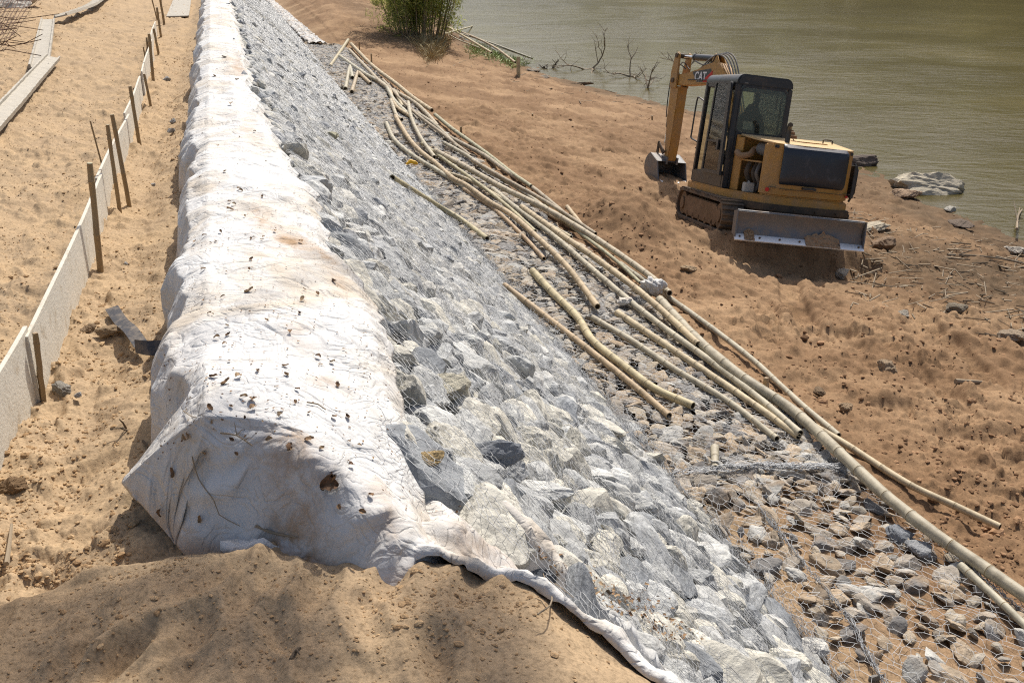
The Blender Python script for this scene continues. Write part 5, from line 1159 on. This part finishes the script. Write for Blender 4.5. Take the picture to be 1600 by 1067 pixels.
# tree whose boughs overhang the foreground (its soft shade falls on the sand mound), trunk behind the viewer
def tree(loc, label, seed, targets):
    rs = random.Random(seed); root = empty('tree', loc); tag(root, label, 'tree'); tr = MB(); loc = Vector(loc); top = Vector((0.3, 0.6, 7.0)); tr.tube(catmull([Vector((0, 0, -.3)), Vector((.1, .1, 2.5)), top], .4), 0.28, 12); cl = []
    for T in targets:
        t = Vector(T[:3]) - loc; C_ = catmull([top * 0.8, top.lerp(t, 0.5) + Vector((0, 0, 1.2)), t], .5); tr.tube(C_, [0.07 * (1 - 0.8 * i / len(C_)) for i in range(len(C_))], 8)
        for _ in range(T[4]):
            c = t + Vector((rs.gauss(0, T[3]), rs.gauss(0, T[3]), rs.gauss(0, T[3] * .5)))
            for _ in range(16): cl.append((c + Vector((rs.gauss(0, .06), rs.gauss(0, .06), rs.gauss(0, .06))), Vector((rs.gauss(0, 1), rs.gauss(0, 1), rs.gauss(-.2, .4))).normalized(), .11, .04))
    tr.build('trunk', M_BARK, root, True); blades(cl, 'crown', M_GREEN, root)
def shade_from(px, py, h): p = at(px, py); return p + sdir * ((h - p.z) / sdir.z)
tg = [(*shade_from(a, b, 17), r_, n_) for a, b, r_, n_ in ((50, 950, .11, 14), (100, 1040, .14, 20), (265, 905, .08, 8), (335, 965, .11, 15), (400, 1040, .13, 20), (728, 935, .05, 6), (722, 1000, .07, 9), (745, 1062, .07, 9), (520, 540, .08, 4))]
tree((-4.5, -5.0, 0.1), 'tall leafy tree behind the viewpoint, its boughs shading the sand mound', 31, tg)
# wooded far bank, only mirrored in the river
rs = random.Random(77); cl = []
for _ in range(760):
    u = rs.uniform(-40, 760); v = rs.uniform(110, 128); c0 = W(u, v, rs.uniform(2, 30)); R_ = rs.uniform(6, 9)
    for _ in range(60): 
        dd = Vector((rs.gauss(0, 1), rs.gauss(0, 1), rs.gauss(0, 1))).normalized(); cl.append((c0 + dd * R_ * rs.uniform(.6, 1), Vector((rs.gauss(0, 1), rs.gauss(0, 1), rs.gauss(0, .6))).normalized(), 3.6, 2.6))
tag(blades(cl, 'far_wood', M_GREEN), 'wooded far bank of the river mirrored in the water', None, None, 'stuff')
# ------------------------------------------------------------------ excavator
def excavator():
    root = empty('mini_excavator', tuple(EX_POS)); root.matrix_world = Matrix.Translation(Vector(EX_POS)) @ EXR.to_4x4()
    tag(root, 'small yellow tracked excavator with black cab and dozer blade standing on the bank', 'excavator')
    US_ = Matrix.Rotation(EX_SW, 4, 'Z')
    # --- undercarriage
    def loop(y0, y1, z0, z1, r, n=9):
        return rrect(y0, z0, y1, z1, r, n)
    for sx in (-1, 1):
        xo, xi = sx * 1.17, sx * 0.77; a, b = min(xo, xi), max(xo, xi)
        out = loop(-1.46, 1.52, 0.02, 0.60, 0.285); inn = loop(-1.41, 1.47, 0.07, 0.55, 0.235)
        mb = MB(); mb.ring(out, inn, a, b)
        # grousers all around
        per = []; P = out + [out[0]]
        for i in range(len(P) - 1):
            p, q = Vector(P[i]), Vector(P[i + 1]); L = (q - p).length; k = max(1, int(L / 0.085))
            for j in range(k): per.append((p.lerp(q, j / k), (q - p).normalized()))
        acc = 0; last = None
        for c, d in per:
            if last is not None and (c - last).length < 0.075: continue
            last = c; ang = math.atan2(d.y, d.x); M = Matrix.Translation((0, c.x, c.y)) @ Matrix.Rotation(ang, 4, 'X')
            mb.box((a - 0.004, -0.022, -0.03), (b + 0.004, 0.022, 0.012), 0, M)
        tr = mb.build('track', M_TRACK, root, bevel=0.004, seg=1)
        f = MB(); f.prism([(-1.05, 0.16), (-0.95, 0.10), (0.98, 0.10), (1.10, 0.16), (1.06, 0.44), (0.92, 0.49), (-0.9, 0.49), (-1.05, 0.42)], sx * 0.83, sx * 1.13)
        f.box((min(sx * 0.4, sx * 0.85), -0.5, 0.22), (max(sx * 0.4, sx * 0.85), 0.6, 0.5)); f.build('track_frame', M_FRAME, tr, bevel=0.015)
        for yy, nm in ((1.22, 'idler'), (-1.17, 'sprocket')):
            w = MB(); w.tube([(sx * 0.84, yy, 0.31), (sx * 1.12, yy, 0.31)], 0.225, 24); w.tube([(sx * 1.10, yy, 0.31), (sx * 1.15, yy, 0.31)], 0.12, 16)
            for k in range(12):
                A = k * math.pi / 6; w.tube([(sx * 1.0, yy + math.cos(A) * 0.215, 0.31 + math.sin(A) * 0.215), (sx * 1.06, yy + math.cos(A) * 0.215, 0.31 + math.sin(A) * 0.215)], 0.025, 6)
            w.build(nm, M_FRAME, tr, True)
        for k in range(5):
            w = MB(); w.tube([(sx * 0.86, -0.78 + k * 0.4, 0.13), (sx * 1.13, -0.78 + k * 0.4, 0.13)], 0.065, 12); w.build('roller', M_FRAME, tr, True)
    mb = MB(); mb.box((-0.55, -0.75, 0.2), (0.55, 0.85, 0.48)); mb.tube([(0, 0, 0.46), (0, 0, 0.60)], 0.42, 28); mb.build('centre_frame', M_SKIRT, root, bevel=0.02)
    # --- blade
    fr = [(-2.215, 0.06), (-2.15, 0.13), (-2.105, 0.22), (-2.10, 0.32), (-2.125, 0.43), (-2.165, 0.50)]
    bk = [(y + 0.045, z + 0.01) for y, z in reversed(fr)]
    mb = MB(); mb.prism(fr + bk, -1.13, 1.12); mb.tube([(-1.13, -2.13, 0.50), (1.12, -2.13, 0.50)], 0.028, 8)
    for sx in (-1, 1): mb.prism([(-2.22, 0.06), (-2.18, 0.52), (-2.02, 0.49), (-2.04, 0.12)], sx * 1.13, sx * 1.152)
    for sx in (-0.55, 0.55): mb.prism([(-2.08, 0.1), (-2.08, 0.34), (-0.7, 0.42), (-0.7, 0.25)], sx - 0.06, sx + 0.06)
    mb.box((-1.0, -2.07, 0.12), (1.0, -2.0, 0.36))
    bl = mb.build('dozer_blade', M_BLADE, root, smooth=True)
    mb = MB(); mb.add([(-1.15, -2.255, 0.03), (1.15, -2.255, 0.03), (1.15, -2.165, 0.125), (-1.15, -2.165, 0.125), (-1.15, -2.23, 0.01), (1.15, -2.23, 0.01), (1.15, -2.13, 0.11), (-1.15, -2.13, 0.11)],
                     [(0, 1, 2, 3), (7, 6, 5, 4), (0, 4, 5, 1), (3, 2, 6, 7), (0, 3, 7, 4), (1, 5, 6, 2)])
    mb.build('cutting_edge', M_EDGE, bl, bevel=0.003, seg=1)
    for k in range(7):
        x = -1.06 + k * 0.353; w = MB(); w.tube([(x, -2.19, 0.08), (x, -2.218, 0.09)], 0.018, 8); w.build('bolt', M_SKIRT, bl, True)
    # soil lying on the blade
    for (x0, x1, hh, sd) in ((0.10, 0.72, 0.07, 5), (-0.98, -0.80, 0.035, 6)):
        n = 30; m = 12; V = np.zeros((n, m, 3))
        for i in range(n):
            for j in range(m):
                t = i / (n - 1); q = j / (m - 1); env = math.sin(math.pi * t) ** 0.7
                yy = -2.12 - 0.12 * q - 0.02; zz = 0.18 + hh * env * (1 - q) * (1 + 0.7 * float(fbm(t * 9, q * 5, 3, sd))) - 0.13 * q - 0.015 * (1 - env)
                V[i, j] = (x0 + (x1 - x0) * t, yy + 0.03 * float(fbm(t * 12, q * 7, 2, sd + 1)) - 0.02 * env, zz)
        link('soil_lump', np_mesh('soil_lump', V.reshape(-1, 3), grid_faces(n, m)), bl, [M_SOIL])
    # --- upper body: deck and skirt
    deck = [(-1.0, 1.28), (-1.02, -0.45), (-0.92, -1.05), (-0.62, -1.50), (-0.2, -1.62), (0.6, -1.60), (0.98, -1.46), (1.08, -1.1), (1.08, 1.05), (0.6, 1.28)]
    def upb(): return MB(US_)
    mb = upb(); mb.prism(deck, 0.60, 0.76, 'z'); mb.build('deck', M_YEL, root, bevel=0.02)
    sk = [(x * 1.02, y * 1.02) for x, y in deck if y < 0] ; sk = [(-0.98, -0.1)] + sk[0:] + [(1.1, -0.1)]
    mb = upb(); mb.prism([(-0.98, -0.5), (-0.98, -1.08), (-0.66, -1.56), (-0.2, -1.68), (0.62, -1.66), (1.02, -1.52), (1.13, -1.15), (1.13, -0.3)], 0.50, 0.63, 'z')
    mb.build('counterweight_skirt', M_SKIRT, root, bevel=0.02)
    # hood: rear face block, right side block, top plate
    mb = upb()
    mb.prism([(-0.66, -1.28), (-0.66, -1.38), (-0.58, -1.50), (-0.42, -1.57), (0.0, -1.60), (0.5, -1.59), (0.82, -1.54), (0.96, -1.44), (1.02, -1.28), (1.02, -1.2), (-0.45, -1.2), (-0.5, -1.26)], 0.762, 1.665, 'z')
    hood = mb.build('engine_hood', M_YEL, root, bevel=0.035, seg=3)
    mb = upb(); mb.box((0.25, -1.198, 0.762), (1.02, -0.42, 1.67)); mb.build('engine_side_cover', M_YEL, root, bevel=0.02)
    mb = upb(); mb.prism([(-0.415, 0.762), (1.03, 0.762), (1.03, 1.72), (0.12, 1.74), (0.12, 0.762)], 0.0, 1.0, 'x') if False else None
    mb = upb(); mb.box((0.16, -0.415, 0.762), (1.03, 0.98, 1.735)); tank = mb.build('fuel_tank_cover', M_YEL, root, bevel=0.04, seg=3)
    mb = upb()   # sloping top plate
    pl = [(-0.80, -0.52), (-0.70, -0.95), (-0.52, -1.46), (-0.35, -1.54), (0.85, -1.50), (0.98, -1.40), (1.035, -0.40), (1.035, 0.99), (0.14, 0.99), (0.14, -0.52)]
    zt = lambda y: 1.775 + min(0, (y + 0.4)) * 0.10
    n = len(pl); vs = [(x, y, zt(y) - 0.035) for x, y in pl] + [(x, y, zt(y)) for x, y in pl]
    mb.add(vs, [tuple(range(n))[::-1], tuple(range(n, 2 * n))] + [(i, (i + 1) % n, n + (i + 1) % n, n + i) for i in range(n)]); mb.build('hood_top', M_YTOP, root, bevel=0.01)
    # black rear panel, bulged, wrapping over the top edge
    V = []; nx, nz = 15, 12; x0, x1, z0, z1 = -0.44, 0.80, 0.97, 1.675
    mb = upb()
    for i in range(nz):
        t = i / (nz - 1); z = z0 + (z1 - z0) * t
        for j in range(nx):
            s = j / (nx - 1) * 2 - 1; x = (x0 + x1) / 2 + s * (x1 - x0) / 2 * (1 - 0.035 * (abs(t * 2 - 1) ** 8)); dent = 0.012 * math.exp(-((s - 0.3) / 0.25) ** 2 - ((t - .8) / .12) ** 2) + 0.01 * math.exp(-((s + 0.4) / 0.2) ** 2 - ((t - .85) / .1) ** 2)
            y = -1.625 - 0.05 * (1 - abs(s) ** 5) * (1 - abs(t * 2 - 1) ** 6) + 0.10 * max(0, (t - 0.86) / 0.14) ** 2 + 0.03 * max(0, (0.10 - t) / 0.10) + dent
            V.append((x, y, z))
    f0 = grid_faces(nz, nx).tolist(); mb.add(V, f0); rp = mb.build('rear_panel', M_PANEL, root, True)
    sm_ = rp.modifiers.new('t', 'SOLIDIFY'); sm_.thickness = 0.05; sm_.offset = -1; bv = rp.modifiers.new('b', 'BEVEL'); bv.width = 0.02; bv.segments = 3; bv.limit_method = 'ANGLE'; bv.angle_limit = 0.8
    mb = upb(); mb.box((0.0, -1.66, 0.925), (0.26, -1.60, 0.965)); mb.build('panel_latch', M_BLK, root, bevel=0.008)
    for x in (-0.535, 0.88):
        mb = upb(); mb.box((x - 0.035, -1.56 + (0.04 if x > 0 else 0), 1.585), (x + 0.035, -1.50 + (0.02 if x > 0 else 0), 1.64)); mb.build('tie_down_slot', M_BLK, root, bevel=0.01)
    for x, nm in ((-0.60, 'red_mark'), (0.9, 'red_mark')):
        mb = upb(); mb.tube([(x + .02, -1.50, 0.87), (x - (0.0 if x < 0 else -.01), -1.535, 0.87)], 0.036 if x < 0 else 0.022, 10); mb.build(nm, M_RED, root)
    for a, b in (((-0.60, -1.603, 0.915), (-0.46, -1.545, 0.922)), ((-0.40, -1.612, 0.90), (0.80, -1.585, 0.906)), ((0.82, -1.56, 0.915), (0.96, -1.43, 0.921))):
        mb = upb(); mb.box(a, b); mb.build('panel_seam', M_BLK, hood)
    for x in (-0.45, -0.1, 0.3, 0.7):
        mb = upb(); mb.tube([(x, -1.66, 0.565), (x, -1.70, 0.565)], 0.022, 8); mb.build('bolt', M_SKIRT, root, True)
    mb = upb(); mb.tube(catmull([(0.62, -0.9, 1.74), (0.62, -0.9, 1.80), (0.80, -0.9, 1.80), (0.80, -0.9, 1.74)], .03), 0.012, 6); mb.build('lift_eye', M_SKIRT, root, True)
    for y in (-0.2, 0.6):
        mb = upb(); mb.box((0.30, y, 1.772), (0.34, y + 0.12, 1.786)); mb.build('hinge', M_SKIRT, root)
    # rail at the right rear corner
    mb = upb(); mb.tube([(1.09, -1.3, 0.78), (1.12, -1.38, 0.95), (1.12, -1.38, 1.35), (1.09, -1.3, 1.45)], 0.022, 8); mb.box((1.04, -1.42, 0.85), (1.10, -1.2, 1.42)); mb.build('side_guard', M_BLK, root, bevel=0.006)
    # engine bay
    mb = upb(); mb.box((-0.86, -0.54, 0.762), (-0.42, -0.505, 1.74)); mb.prism([(-0.86, -0.54), (-0.80, -0.72), (-0.775, -0.71), (-0.83, -0.54)], 0.762, 1.70, 'z'); mb.box((-0.42, -0.6, 0.762), (0.25, -0.505, 1.735)); mb.build('bay_partition', M_YEL, root, bevel=0.006)
    mb = upb(); mb.box((-0.45, -1.15, 0.765), (0.2, -0.62, 1.22)); mb.box((-0.3, -1.1, 1.22), (0.15, -0.65, 1.36)); mb.tube([(-0.5, -0.9, 1.0), (-0.43, -0.9, 1.0)], 0.14, 16); mb.tube([(-0.48, -1.05, .95), (-0.43, -1.05, .95)], 0.08, 12); mb.build('engine', M_ENG, root, bevel=0.02)
    mb = upb(); mb.tube([(-0.40, -0.98, 1.53), (-0.40, -0.76, 1.53)], 0.001, 4); 
    mb = upb(); c0 = Vector((-0.42, -1.22, 1.52)); c1 = Vector((-0.52, -0.86, 1.54))
    mb.tube([c0, c0.lerp(c1, .08), c0.lerp(c1, .1), c0.lerp(c1, .3), c0.lerp(c1, .32), c0.lerp(c1, .36), c0.lerp(c1, .38), c1], [0.105, 0.115, 0.122, 0.122, 0.13, 0.13, 0.122, 0.115], 22)
    mb.build('air_filter', M_GREY, root, True)
    mb = upb(); mb.tube(catmull([c1, c1 + Vector((-.1, .06, -.03)), Vector((-0.72, -0.88, 1.42)), Vector((-0.86, -0.80, 1.38)), Vector((-0.88, -0.66, 1.44))], .03), 0.055, 10); mb.build('intake_hose', M_PIPE, root, True)
    mb = upb(); mb.prism([(-0.82, -0.62), (-0.80, -0.85), (-0.62, -1.18), (-0.5, -1.2), (-0.4, -0.62)], 1.30, 1.325, 'z'); mb.build('shelf_plate', M_YEL, root)
    for k, (x, y, c) in enumerate(((-0.62, -0.75, 1), (-0.56, -0.88, 0), (-0.55, -1.0, 1), (-0.66, -0.82, 0))):
        mb = upb(); mb.tube(catmull([(x, y, 1.29), (x - .06, y - .03, 1.1), (x + .03, y, 0.92), (x - .02, y + .05, 0.78)], .04), 0.035 + 0.012 * (k % 2), 9); mb.build('hose', (M_ENG, M_GREY)[c], root, True)
    mb = upb(); mb.box((-0.80, -1.05, 0.765), (-0.62, -0.92, 0.93)); mb.tube([(-0.71, -0.98, .93), (-0.71, -0.98, .96)], .03, 8); mb.build('coolant_bottle', M_TANK, root, bevel=0.02)
    # exhaust and filler cap
    mb = upb(); mb.tube(catmull([(-0.20, -1.18, 1.66), (-0.20, -1.18, 1.86), (-0.21, -1.20, 1.95), (-0.23, -1.27, 2.0)], .03), 0.045, 12, cmi=1); mb.build('exhaust_pipe', [M_BLK, M_HOLLOW], root, True)
    mb = upb(); mb.tube([(0.48, 0.15, 1.77), (0.48, 0.15, 1.83), (0.48, 0.15, 1.84), (0.48, 0.15, 1.89), (0.48, 0.15, 1.90), (0.48, 0.15, 1.93)], [0.13, 0.12, 0.08, 0.075, 0.05, 0.04], 14); mb.build('filler_cap', M_FRAME, root, True)
    # --- cab
    X0, X1, Y0, Y1, Z0, Z1 = -1.00, 0.08, -0.50, 1.10, 0.76, 2.80
    cabp = rrect(X0, Y0, X1, Y1 - .06, 0.15, 5)
    mb = upb()
    _rr = rrect(X0, 2.30, X1, 2.80, 0.14, 6); _cap = [(X1, 2.60)] + [q for q in _rr if q[1] > 2.62] + [(X0, 2.60)]
    mb.prism(_cap, Y0 - 0.012, Y1 - 0.05, 'y'); roof = mb.build('cab_roof', M_BLK, root, bevel=0.03, seg=4)
    mb = upb()
    pw = 0.095
    mb.box((X0, Y0, Z0), (X0 + pw, Y0 + pw, 2.62)); mb.box((X1 - pw, Y0, Z0), (X1, Y0 + pw, 2.62))
    mb.ring(rrect(X0 + 0.07, 1.74, X1 - 0.07, 2.62, 0.13, 5), rrect(X0 + 0.12, 1.80, X1 - 0.12, 2.555, 0.09, 5), Y0 - 0.008, Y0 + 0.03, 'y')
    # front posts lean back a little
    for xa in (X0, X1 - 0.075):
        mb.prism([(Y1 + 0.03, 0.98), (Y1 - 0.07, 0.98), (Y1 - 0.16, 2.66), (Y1 - 0.06, 2.66)], xa, xa + 0.075)
    mb.box((X0 + pw, Y0 + 0.005, Z0), (X1 - pw, Y0 + 0.05, 1.80))                        # rear wall
    mb.box((X0 + pw, Y0 + 0.005, 2.50), (X1 - pw, Y0 + 0.05, 2.65)); mb.box((X0 + .01, Y0 + pw, 2.56), (X0 + 0.07, Y1 - 0.06, 2.65)); mb.box((X1 - 0.07, Y0 + pw, 2.56), (X1 - .01, Y1 - 0.06, 2.65)); mb.box((X0, Y1 - 0.16, 2.56), (X1, Y1 - 0.10, 2.65))
    mb.box((X0 + .002, Y0 + pw, Z0), (X0 + 0.06, Y1, 1.0)); mb.box((X1 - 0.06, Y0 + pw, Z0), (X1 - .002, Y1, 1.76)); mb.box((X0, Y1 - 0.02, Z0), (X1, Y1 + 0.04, 1.0))
    mb.box((X0 + 0.06, Y0 + 0.06, 0.765), (X1 - 0.06, Y1 - 0.03, 0.82)); mb.box((X0 + .5, Y1 - .08, 1.0), (X0 + .54, Y1 - .05, 2.6))
    mb.build('cab_frame', M_BLK, root, bevel=0.018, seg=3)
    def pane(name, pts, d, parent=root):
        mb = upb(); pts = [Vector(p) for p in pts]; d = Vector(d); n = len(pts)
        mb.add(pts + [p + d for p in pts], [tuple(range(n))[::-1], tuple(range(n, 2 * n))] + [(i, (i + 1) % n, n + (i + 1) % n, n + i) for i in range(n)]); return mb.build(name, M_GLASS, parent)
    pane('rear_window', [(x, Y0 - 0.006, z) for x, z in rrect(X0 + 0.085, 1.78, X1 - 0.085, 2.60, 0.06)], (0, 0.008, 0))
    pane('front_window', [(X0 + 0.06, Y1 + 0.0, 1.0), (X1 - 0.06, Y1 + 0.0, 1.0), (X1 - 0.06, Y1 - 0.12, 2.58), (X0 + 0.06, Y1 - 0.12, 2.58)], (0, 0.006, 0))
    pane('side_window', [(X1 - 0.02, y, z) for y, z in rrect(Y0 + 0.09, 1.77, Y1 - 0.14, 2.58, 0.05)], (0.006, 0, 0))
    mb = upb(); xd = X0 - 0.045                                   # door leaf folded against the side
    outer = [(-0.44, 0.98), (0.52, 0.98), (0.40, 2.62), (0.36, 2.66), (-0.34, 2.66), (-0.38, 2.62)]; inner = [(-0.29, 1.05), (0.43, 1.05), (0.33, 2.60), (0.31, 2.62), (-0.21, 2.60), (-0.235, 2.58)]
    mb.ring(outer, inner, xd - 0.02, xd + 0.025); mb.box((xd - 0.015, -0.30, 1.56), (xd + 0.012, 0.41, 1.60)); door = mb.build('cab_door', M_BLK, root, bevel=0.01)
    mb = upb(); mb.prism(inner, xd - 0.004, xd + 0.004); mb.build('door_glass', M_GLASS, door)
    mb = upb(); mb.box((xd - 0.05, -0.24, 1.42), (xd - 0.02, -0.14, 1.62)); mb.build('door_handle', M_BLK, door, bevel=0.01)
    mb = upb(); mb.tube(catmull([(X0 + .02, 1.06, 2.30), (X0 - .01, 1.30, 2.36), (X0 - .01, 1.38, 2.28), (X0 - .01, 1.42, 1.70), (X0 - .01, 1.40, 1.58), (X0 + .02, 1.14, 1.52)], .04), 0.017, 8); mb.build('grab_rail', M_BLK, root, True)
    mb = upb(); mb.box((-0.05, 1.2, 1.95), (0.02, 1.25, 2.25)); mb.tube([(0.05, 1.05, 2.3), (-0.01, 1.22, 2.28), (-0.01, 1.22, 2.1)], 0.012, 6); mb.build('mirror', M_BLK, root, bevel=0.01)
    # seat
    mb = upb(); mb.prism([(-0.73, 1.20), (-0.17, 1.20), (-0.17, 1.9), (-0.24, 2.10), (-0.33, 2.17), (-0.35, 2.27), (-0.41, 2.32), (-0.50, 2.32), (-0.56, 2.27), (-0.58, 2.17), (-0.67, 2.10), (-0.73, 1.9)], -0.12, 0.0, 'y'); mb.box((-0.72, -0.05, 1.15), (-0.18, 0.45, 1.28)); mb.box((-.65, -.1, .82), (-.25, .4, 1.15)); mb.build('seat', M_SEAT, root, bevel=0.03, seg=3)
    mb = upb(); mb.box((-0.69, -0.30, 1.84), (-0.50, -0.285, 1.99)); mb.build('paper_tag', M_TANK, root)
    for x in (-0.72, -0.15):
        mb = upb(); mb.box((x - .07, 0.1, 1.2), (x + .07, .5, 1.42)); mb.tube([(x, .45, 1.42), (x, .48, 1.62)], .018, 6); mb.build('control_console', M_SEAT, root, bevel=0.02)
    mb = upb(); mb.tube([(-0.16 + 0.02 * math.cos(k * 1.2), -0.40 + 0.02 * math.sin(k * 1.2), 2.56 - k * 0.0045) for k in range(70)], 0.006, 5); mb.build('coiled_cord', M_BLK, root, True)
    for yy in (Y0 - 0.01,):
        mb = upb(); mb.box((-0.87, yy - 0.015, 2.63), (-0.80, yy + 0.02, 2.66)); mb.build('roof_lamp', M_GREY, root, bevel=0.006)
    # --- boom, in its own vertical plane
    BM = US_ @ Matrix.Translation((0.10, 1.10, 0)) @ Matrix.Rotation(RAD(9), 4, 'Z')
    def bmb(): return MB(BM)
    mb = bmb(); mb.prism([(-0.25, 0.62), (0.28, 0.62), (0.28, 0.98), (0.05, 1.12), (-0.2, 1.0)], -0.2, 0.2); mb.build('boom_bracket', M_SKIRT, root, bevel=0.02)
    mb = bmb(); mb.prism([(-0.02, 0.86), (0.14, 0.84), (0.75, 1.9), (1.30, 2.55), (1.62, 2.70), (2.0, 2.70), (2.75, 2.66), (3.26, 2.66), (3.34, 2.76), (3.28, 2.88), (2.7, 2.93), (2.3, 3.0), (1.9, 3.12), (1.62, 3.16), (1.36, 3.12), (1.05, 2.9), (0.45, 2.05), (-0.1, 1.0)], -0.115, 0.115)
    boom = mb.build('boom', M_YEL, root, bevel=0.012)
    mb = bmb(); mb.prism([(1.62, 2.74), (2.25, 2.74), (2.48, 2.95), (1.7, 3.02)], -0.1175, -0.1155); mb.build('decal_panel', M_BLK, boom)
    mb = bmb(); mb.prism([(1.62, 2.74), (1.98, 2.74), (1.98, 2.78), (1.62, 2.98)], -0.1195, -0.1178); mb.build('red_stripe', M_RED, boom)
    cu = bpy.data.curves.new('lettering', 'FONT'); cu.body = 'CAT'; cu.size = 0.25; cu.extrude = 0.0015; cu.offset = 0.006; cu.align_x = 'CENTER'; cu.materials.append(M_TXT)
    tx = bpy.data.objects.new('lettering', cu); COL.objects.link(tx); tx.parent = boom
    # left face looks towards -X: text right is -Y (backwards), up is Z
    ML = BM @ Matrix.Translation((-0.1215, 2.10, 2.775)) @ Matrix(((0, 0, -1, 0), (-1, 0, 0, 0), (0, 1, 0, 0), (0, 0, 0, 1)))
    lm = bpy.data.meshes.new_from_object(tx); bpy.data.objects.remove(tx); lm.transform(ML); o_ = link('lettering', lm, boom)
    if not lm.materials: lm.materials.append(M_TXT)
    mb = bmb(); 
    for sx in (-0.075, 0.075): mb.prism([(1.42, 3.10), (1.78, 3.10), (1.74, 3.28), (1.66, 3.33), (1.58, 3.28)], sx - 0.02, sx + 0.02)
    mb.build('boom_ear', M_YEL, boom, bevel=0.01)
    mb = bmb(); mb.tube([(0, 1.68, 3.23), (0, 2.62, 3.27)], 0.07, 16); mb.tube([(0, 2.60, 3.27), (0, 2.66, 3.27)], 0.078, 16); mb.build('arm_cylinder', M_BLK, root, True)
    mb = bmb(); mb.tube([(0, 2.6, 3.27), (0, 3.12, 3.29)], 0.032, 12); mb.build('cylinder_rod', M_CHROME, root, True)
    mb = bmb(); mb.tube([(0, .25, 1.0), (0, .8, 1.75)], 0.07, 14); mb.tube([(0, .8, 1.75), (0, 1.3, 2.45)], 0.035, 10); mb.build('boom_cylinder', M_BLK, root, True)
    # stick
    mb = bmb()
    for sx in (-0.14, 0.14): mb.prism([(3.05, 2.60), (3.36, 2.60), (3.38, 2.95), (3.28, 3.34), (3.18, 3.39), (3.08, 3.34), (3.06, 2.95)], sx - 0.022, sx + 0.022)
    mb.prism([(3.00, 2.64), (3.40, 2.64), (3.36, 1.9), (3.24, 1.02), (3.17, 0.96), (3.08, 1.0), (3.03, 1.4)], -0.115, 0.115)
    stk = mb.build('stick', M_YEL, root, bevel=0.015)
    for z, y in ((2.76, 3.22), (3.30, 3.18)):
        mb = bmb(); mb.tube([(-0.19, y, z), (0.19, y, z)], 0.055, 14); mb.build('pin', M_SKIRT, stk, True)
    mb = bmb(); mb.tube([(0, 3.46, 2.72), (0, 3.46, 1.72)], 0.055, 14); mb.tube([(0, 3.46, 2.7), (0, 3.34, 2.9)], 0.04, 8); mb.build('bucket_cylinder', M_BLK, root, True)
    mb = bmb(); mb.tube([(0, 3.46, 1.75), (0, 3.50, 1.38)], 0.03, 10); mb.build('cylinder_rod', M_CHROME, root, True)
    mb = bmb()
    for sx in (-0.15, 0.15): mb.prism([(3.14, 1.20), (3.22, 1.22), (3.52, 1.42), (3.54, 1.34), (3.26, 1.12)], sx - 0.015, sx + 0.015); mb.prism([(3.47, 1.40), (3.55, 1.40), (3.58, 1.0), (3.48, 1.0)], sx - 0.015, sx + 0.015)
    mb.build('bucket_link', M_SKIRT, root, bevel=0.008)
    # bucket: shell of an arc with side plates, mouth towards the machine
    arc = [(3.06, 0.98)] + [(3.30 + 0.36 * math.cos(RAD(a)), 0.86 + 0.30 * math.sin(RAD(a))) for a in range(70, -111, -15)] + [(2.90, 0.56)]
    inn = [(y + (3.22 - y) * 0.09, z + (0.84 - z) * 0.09) for y, z in arc]
    mb = bmb(); n = len(arc); vs = [(x, *p) for x in (-0.36, 0.36) for p in arc] + [(x, *p) for x in (-0.36, 0.36) for p in inn]
    fs = [(i, i + 1, n + i + 1, n + i) for i in range(n - 1)] + [(2 * n + i + 1, 2 * n + i, 3 * n + i, 3 * n + i + 1) for i in range(n - 1)] + [(0, n, 3 * n, 2 * n), (n - 1, 2 * n - 1, 4 * n - 1, 3 * n - 1)]
    mb.add(vs, fs)
    for sx in (-0.36, 0.36): mb.prism(arc, sx - 0.012, sx + 0.012)
    for sx in (-0.13, 0.13): mb.prism([(3.05, 0.92), (3.03, 1.08), (3.5, 1.12), (3.56, 1.02), (3.45, 0.98)], sx - 0.02, sx + 0.02)
    bu = mb.build('bucket', M_BLADE, root, smooth=True)
    for k in range(4):
        x = -0.3 + k * 0.2; mb = bmb(); mb.prism([(2.93, 0.55), (2.92, 0.60), (2.76, 0.53), (2.76, 0.51)], x - 0.035, x + 0.035); mb.build('tooth', M_EDGE, bu)
    # hoses over the knuckle
    for k in range(4):
        x = -0.09 + k * 0.06; o = 0.05 * k; mb = bmb(); mb.tube(catmull([(x, 2.2, 3.02), (x, 1.85, 3.22 + o * .3), (x, 1.5, 3.30 + o * .4), (x, 1.12, 3.14 + o * .4), (x, 0.7, 2.55), (x, 0.35, 1.9), (x, 0.05, 1.2)], .08), 0.016, 6); mb.build('hydraulic_hose', M_GREY, root, True)
    for k, x in enumerate((-0.06, 0.03)):
        mb = bmb(); mb.tube(catmull([(x, 2.9, 3.02), (x, 3.25, 3.12 + k * .05), (x, 3.50, 2.9), (x, 3.54, 2.4), (x, 3.50, 1.95)], .06), 0.013, 6); mb.build('hydraulic_hose', M_BLK, root, True)
    mb = bmb(); mb.tube(catmull([(-0.13, 2.6, 2.78), (-0.13, 2.0, 2.78), (-0.13, 1.4, 2.72), (-0.13, 0.9, 2.2), (-0.13, 0.4, 1.4)], .08), 0.012, 6); mb.build('steel_line', M_SKIRT, root, True)
    mb = bmb(); mb.tube(catmull([(-.1, 2.45, 3.18), (-.1, 2.1, 3.1), (-.1, 1.75, 3.14), (-.1, 1.62, 3.28)], .05), 0.014, 6); mb.build('hydraulic_hose', M_BLK, root, True)
    return root
excavator()
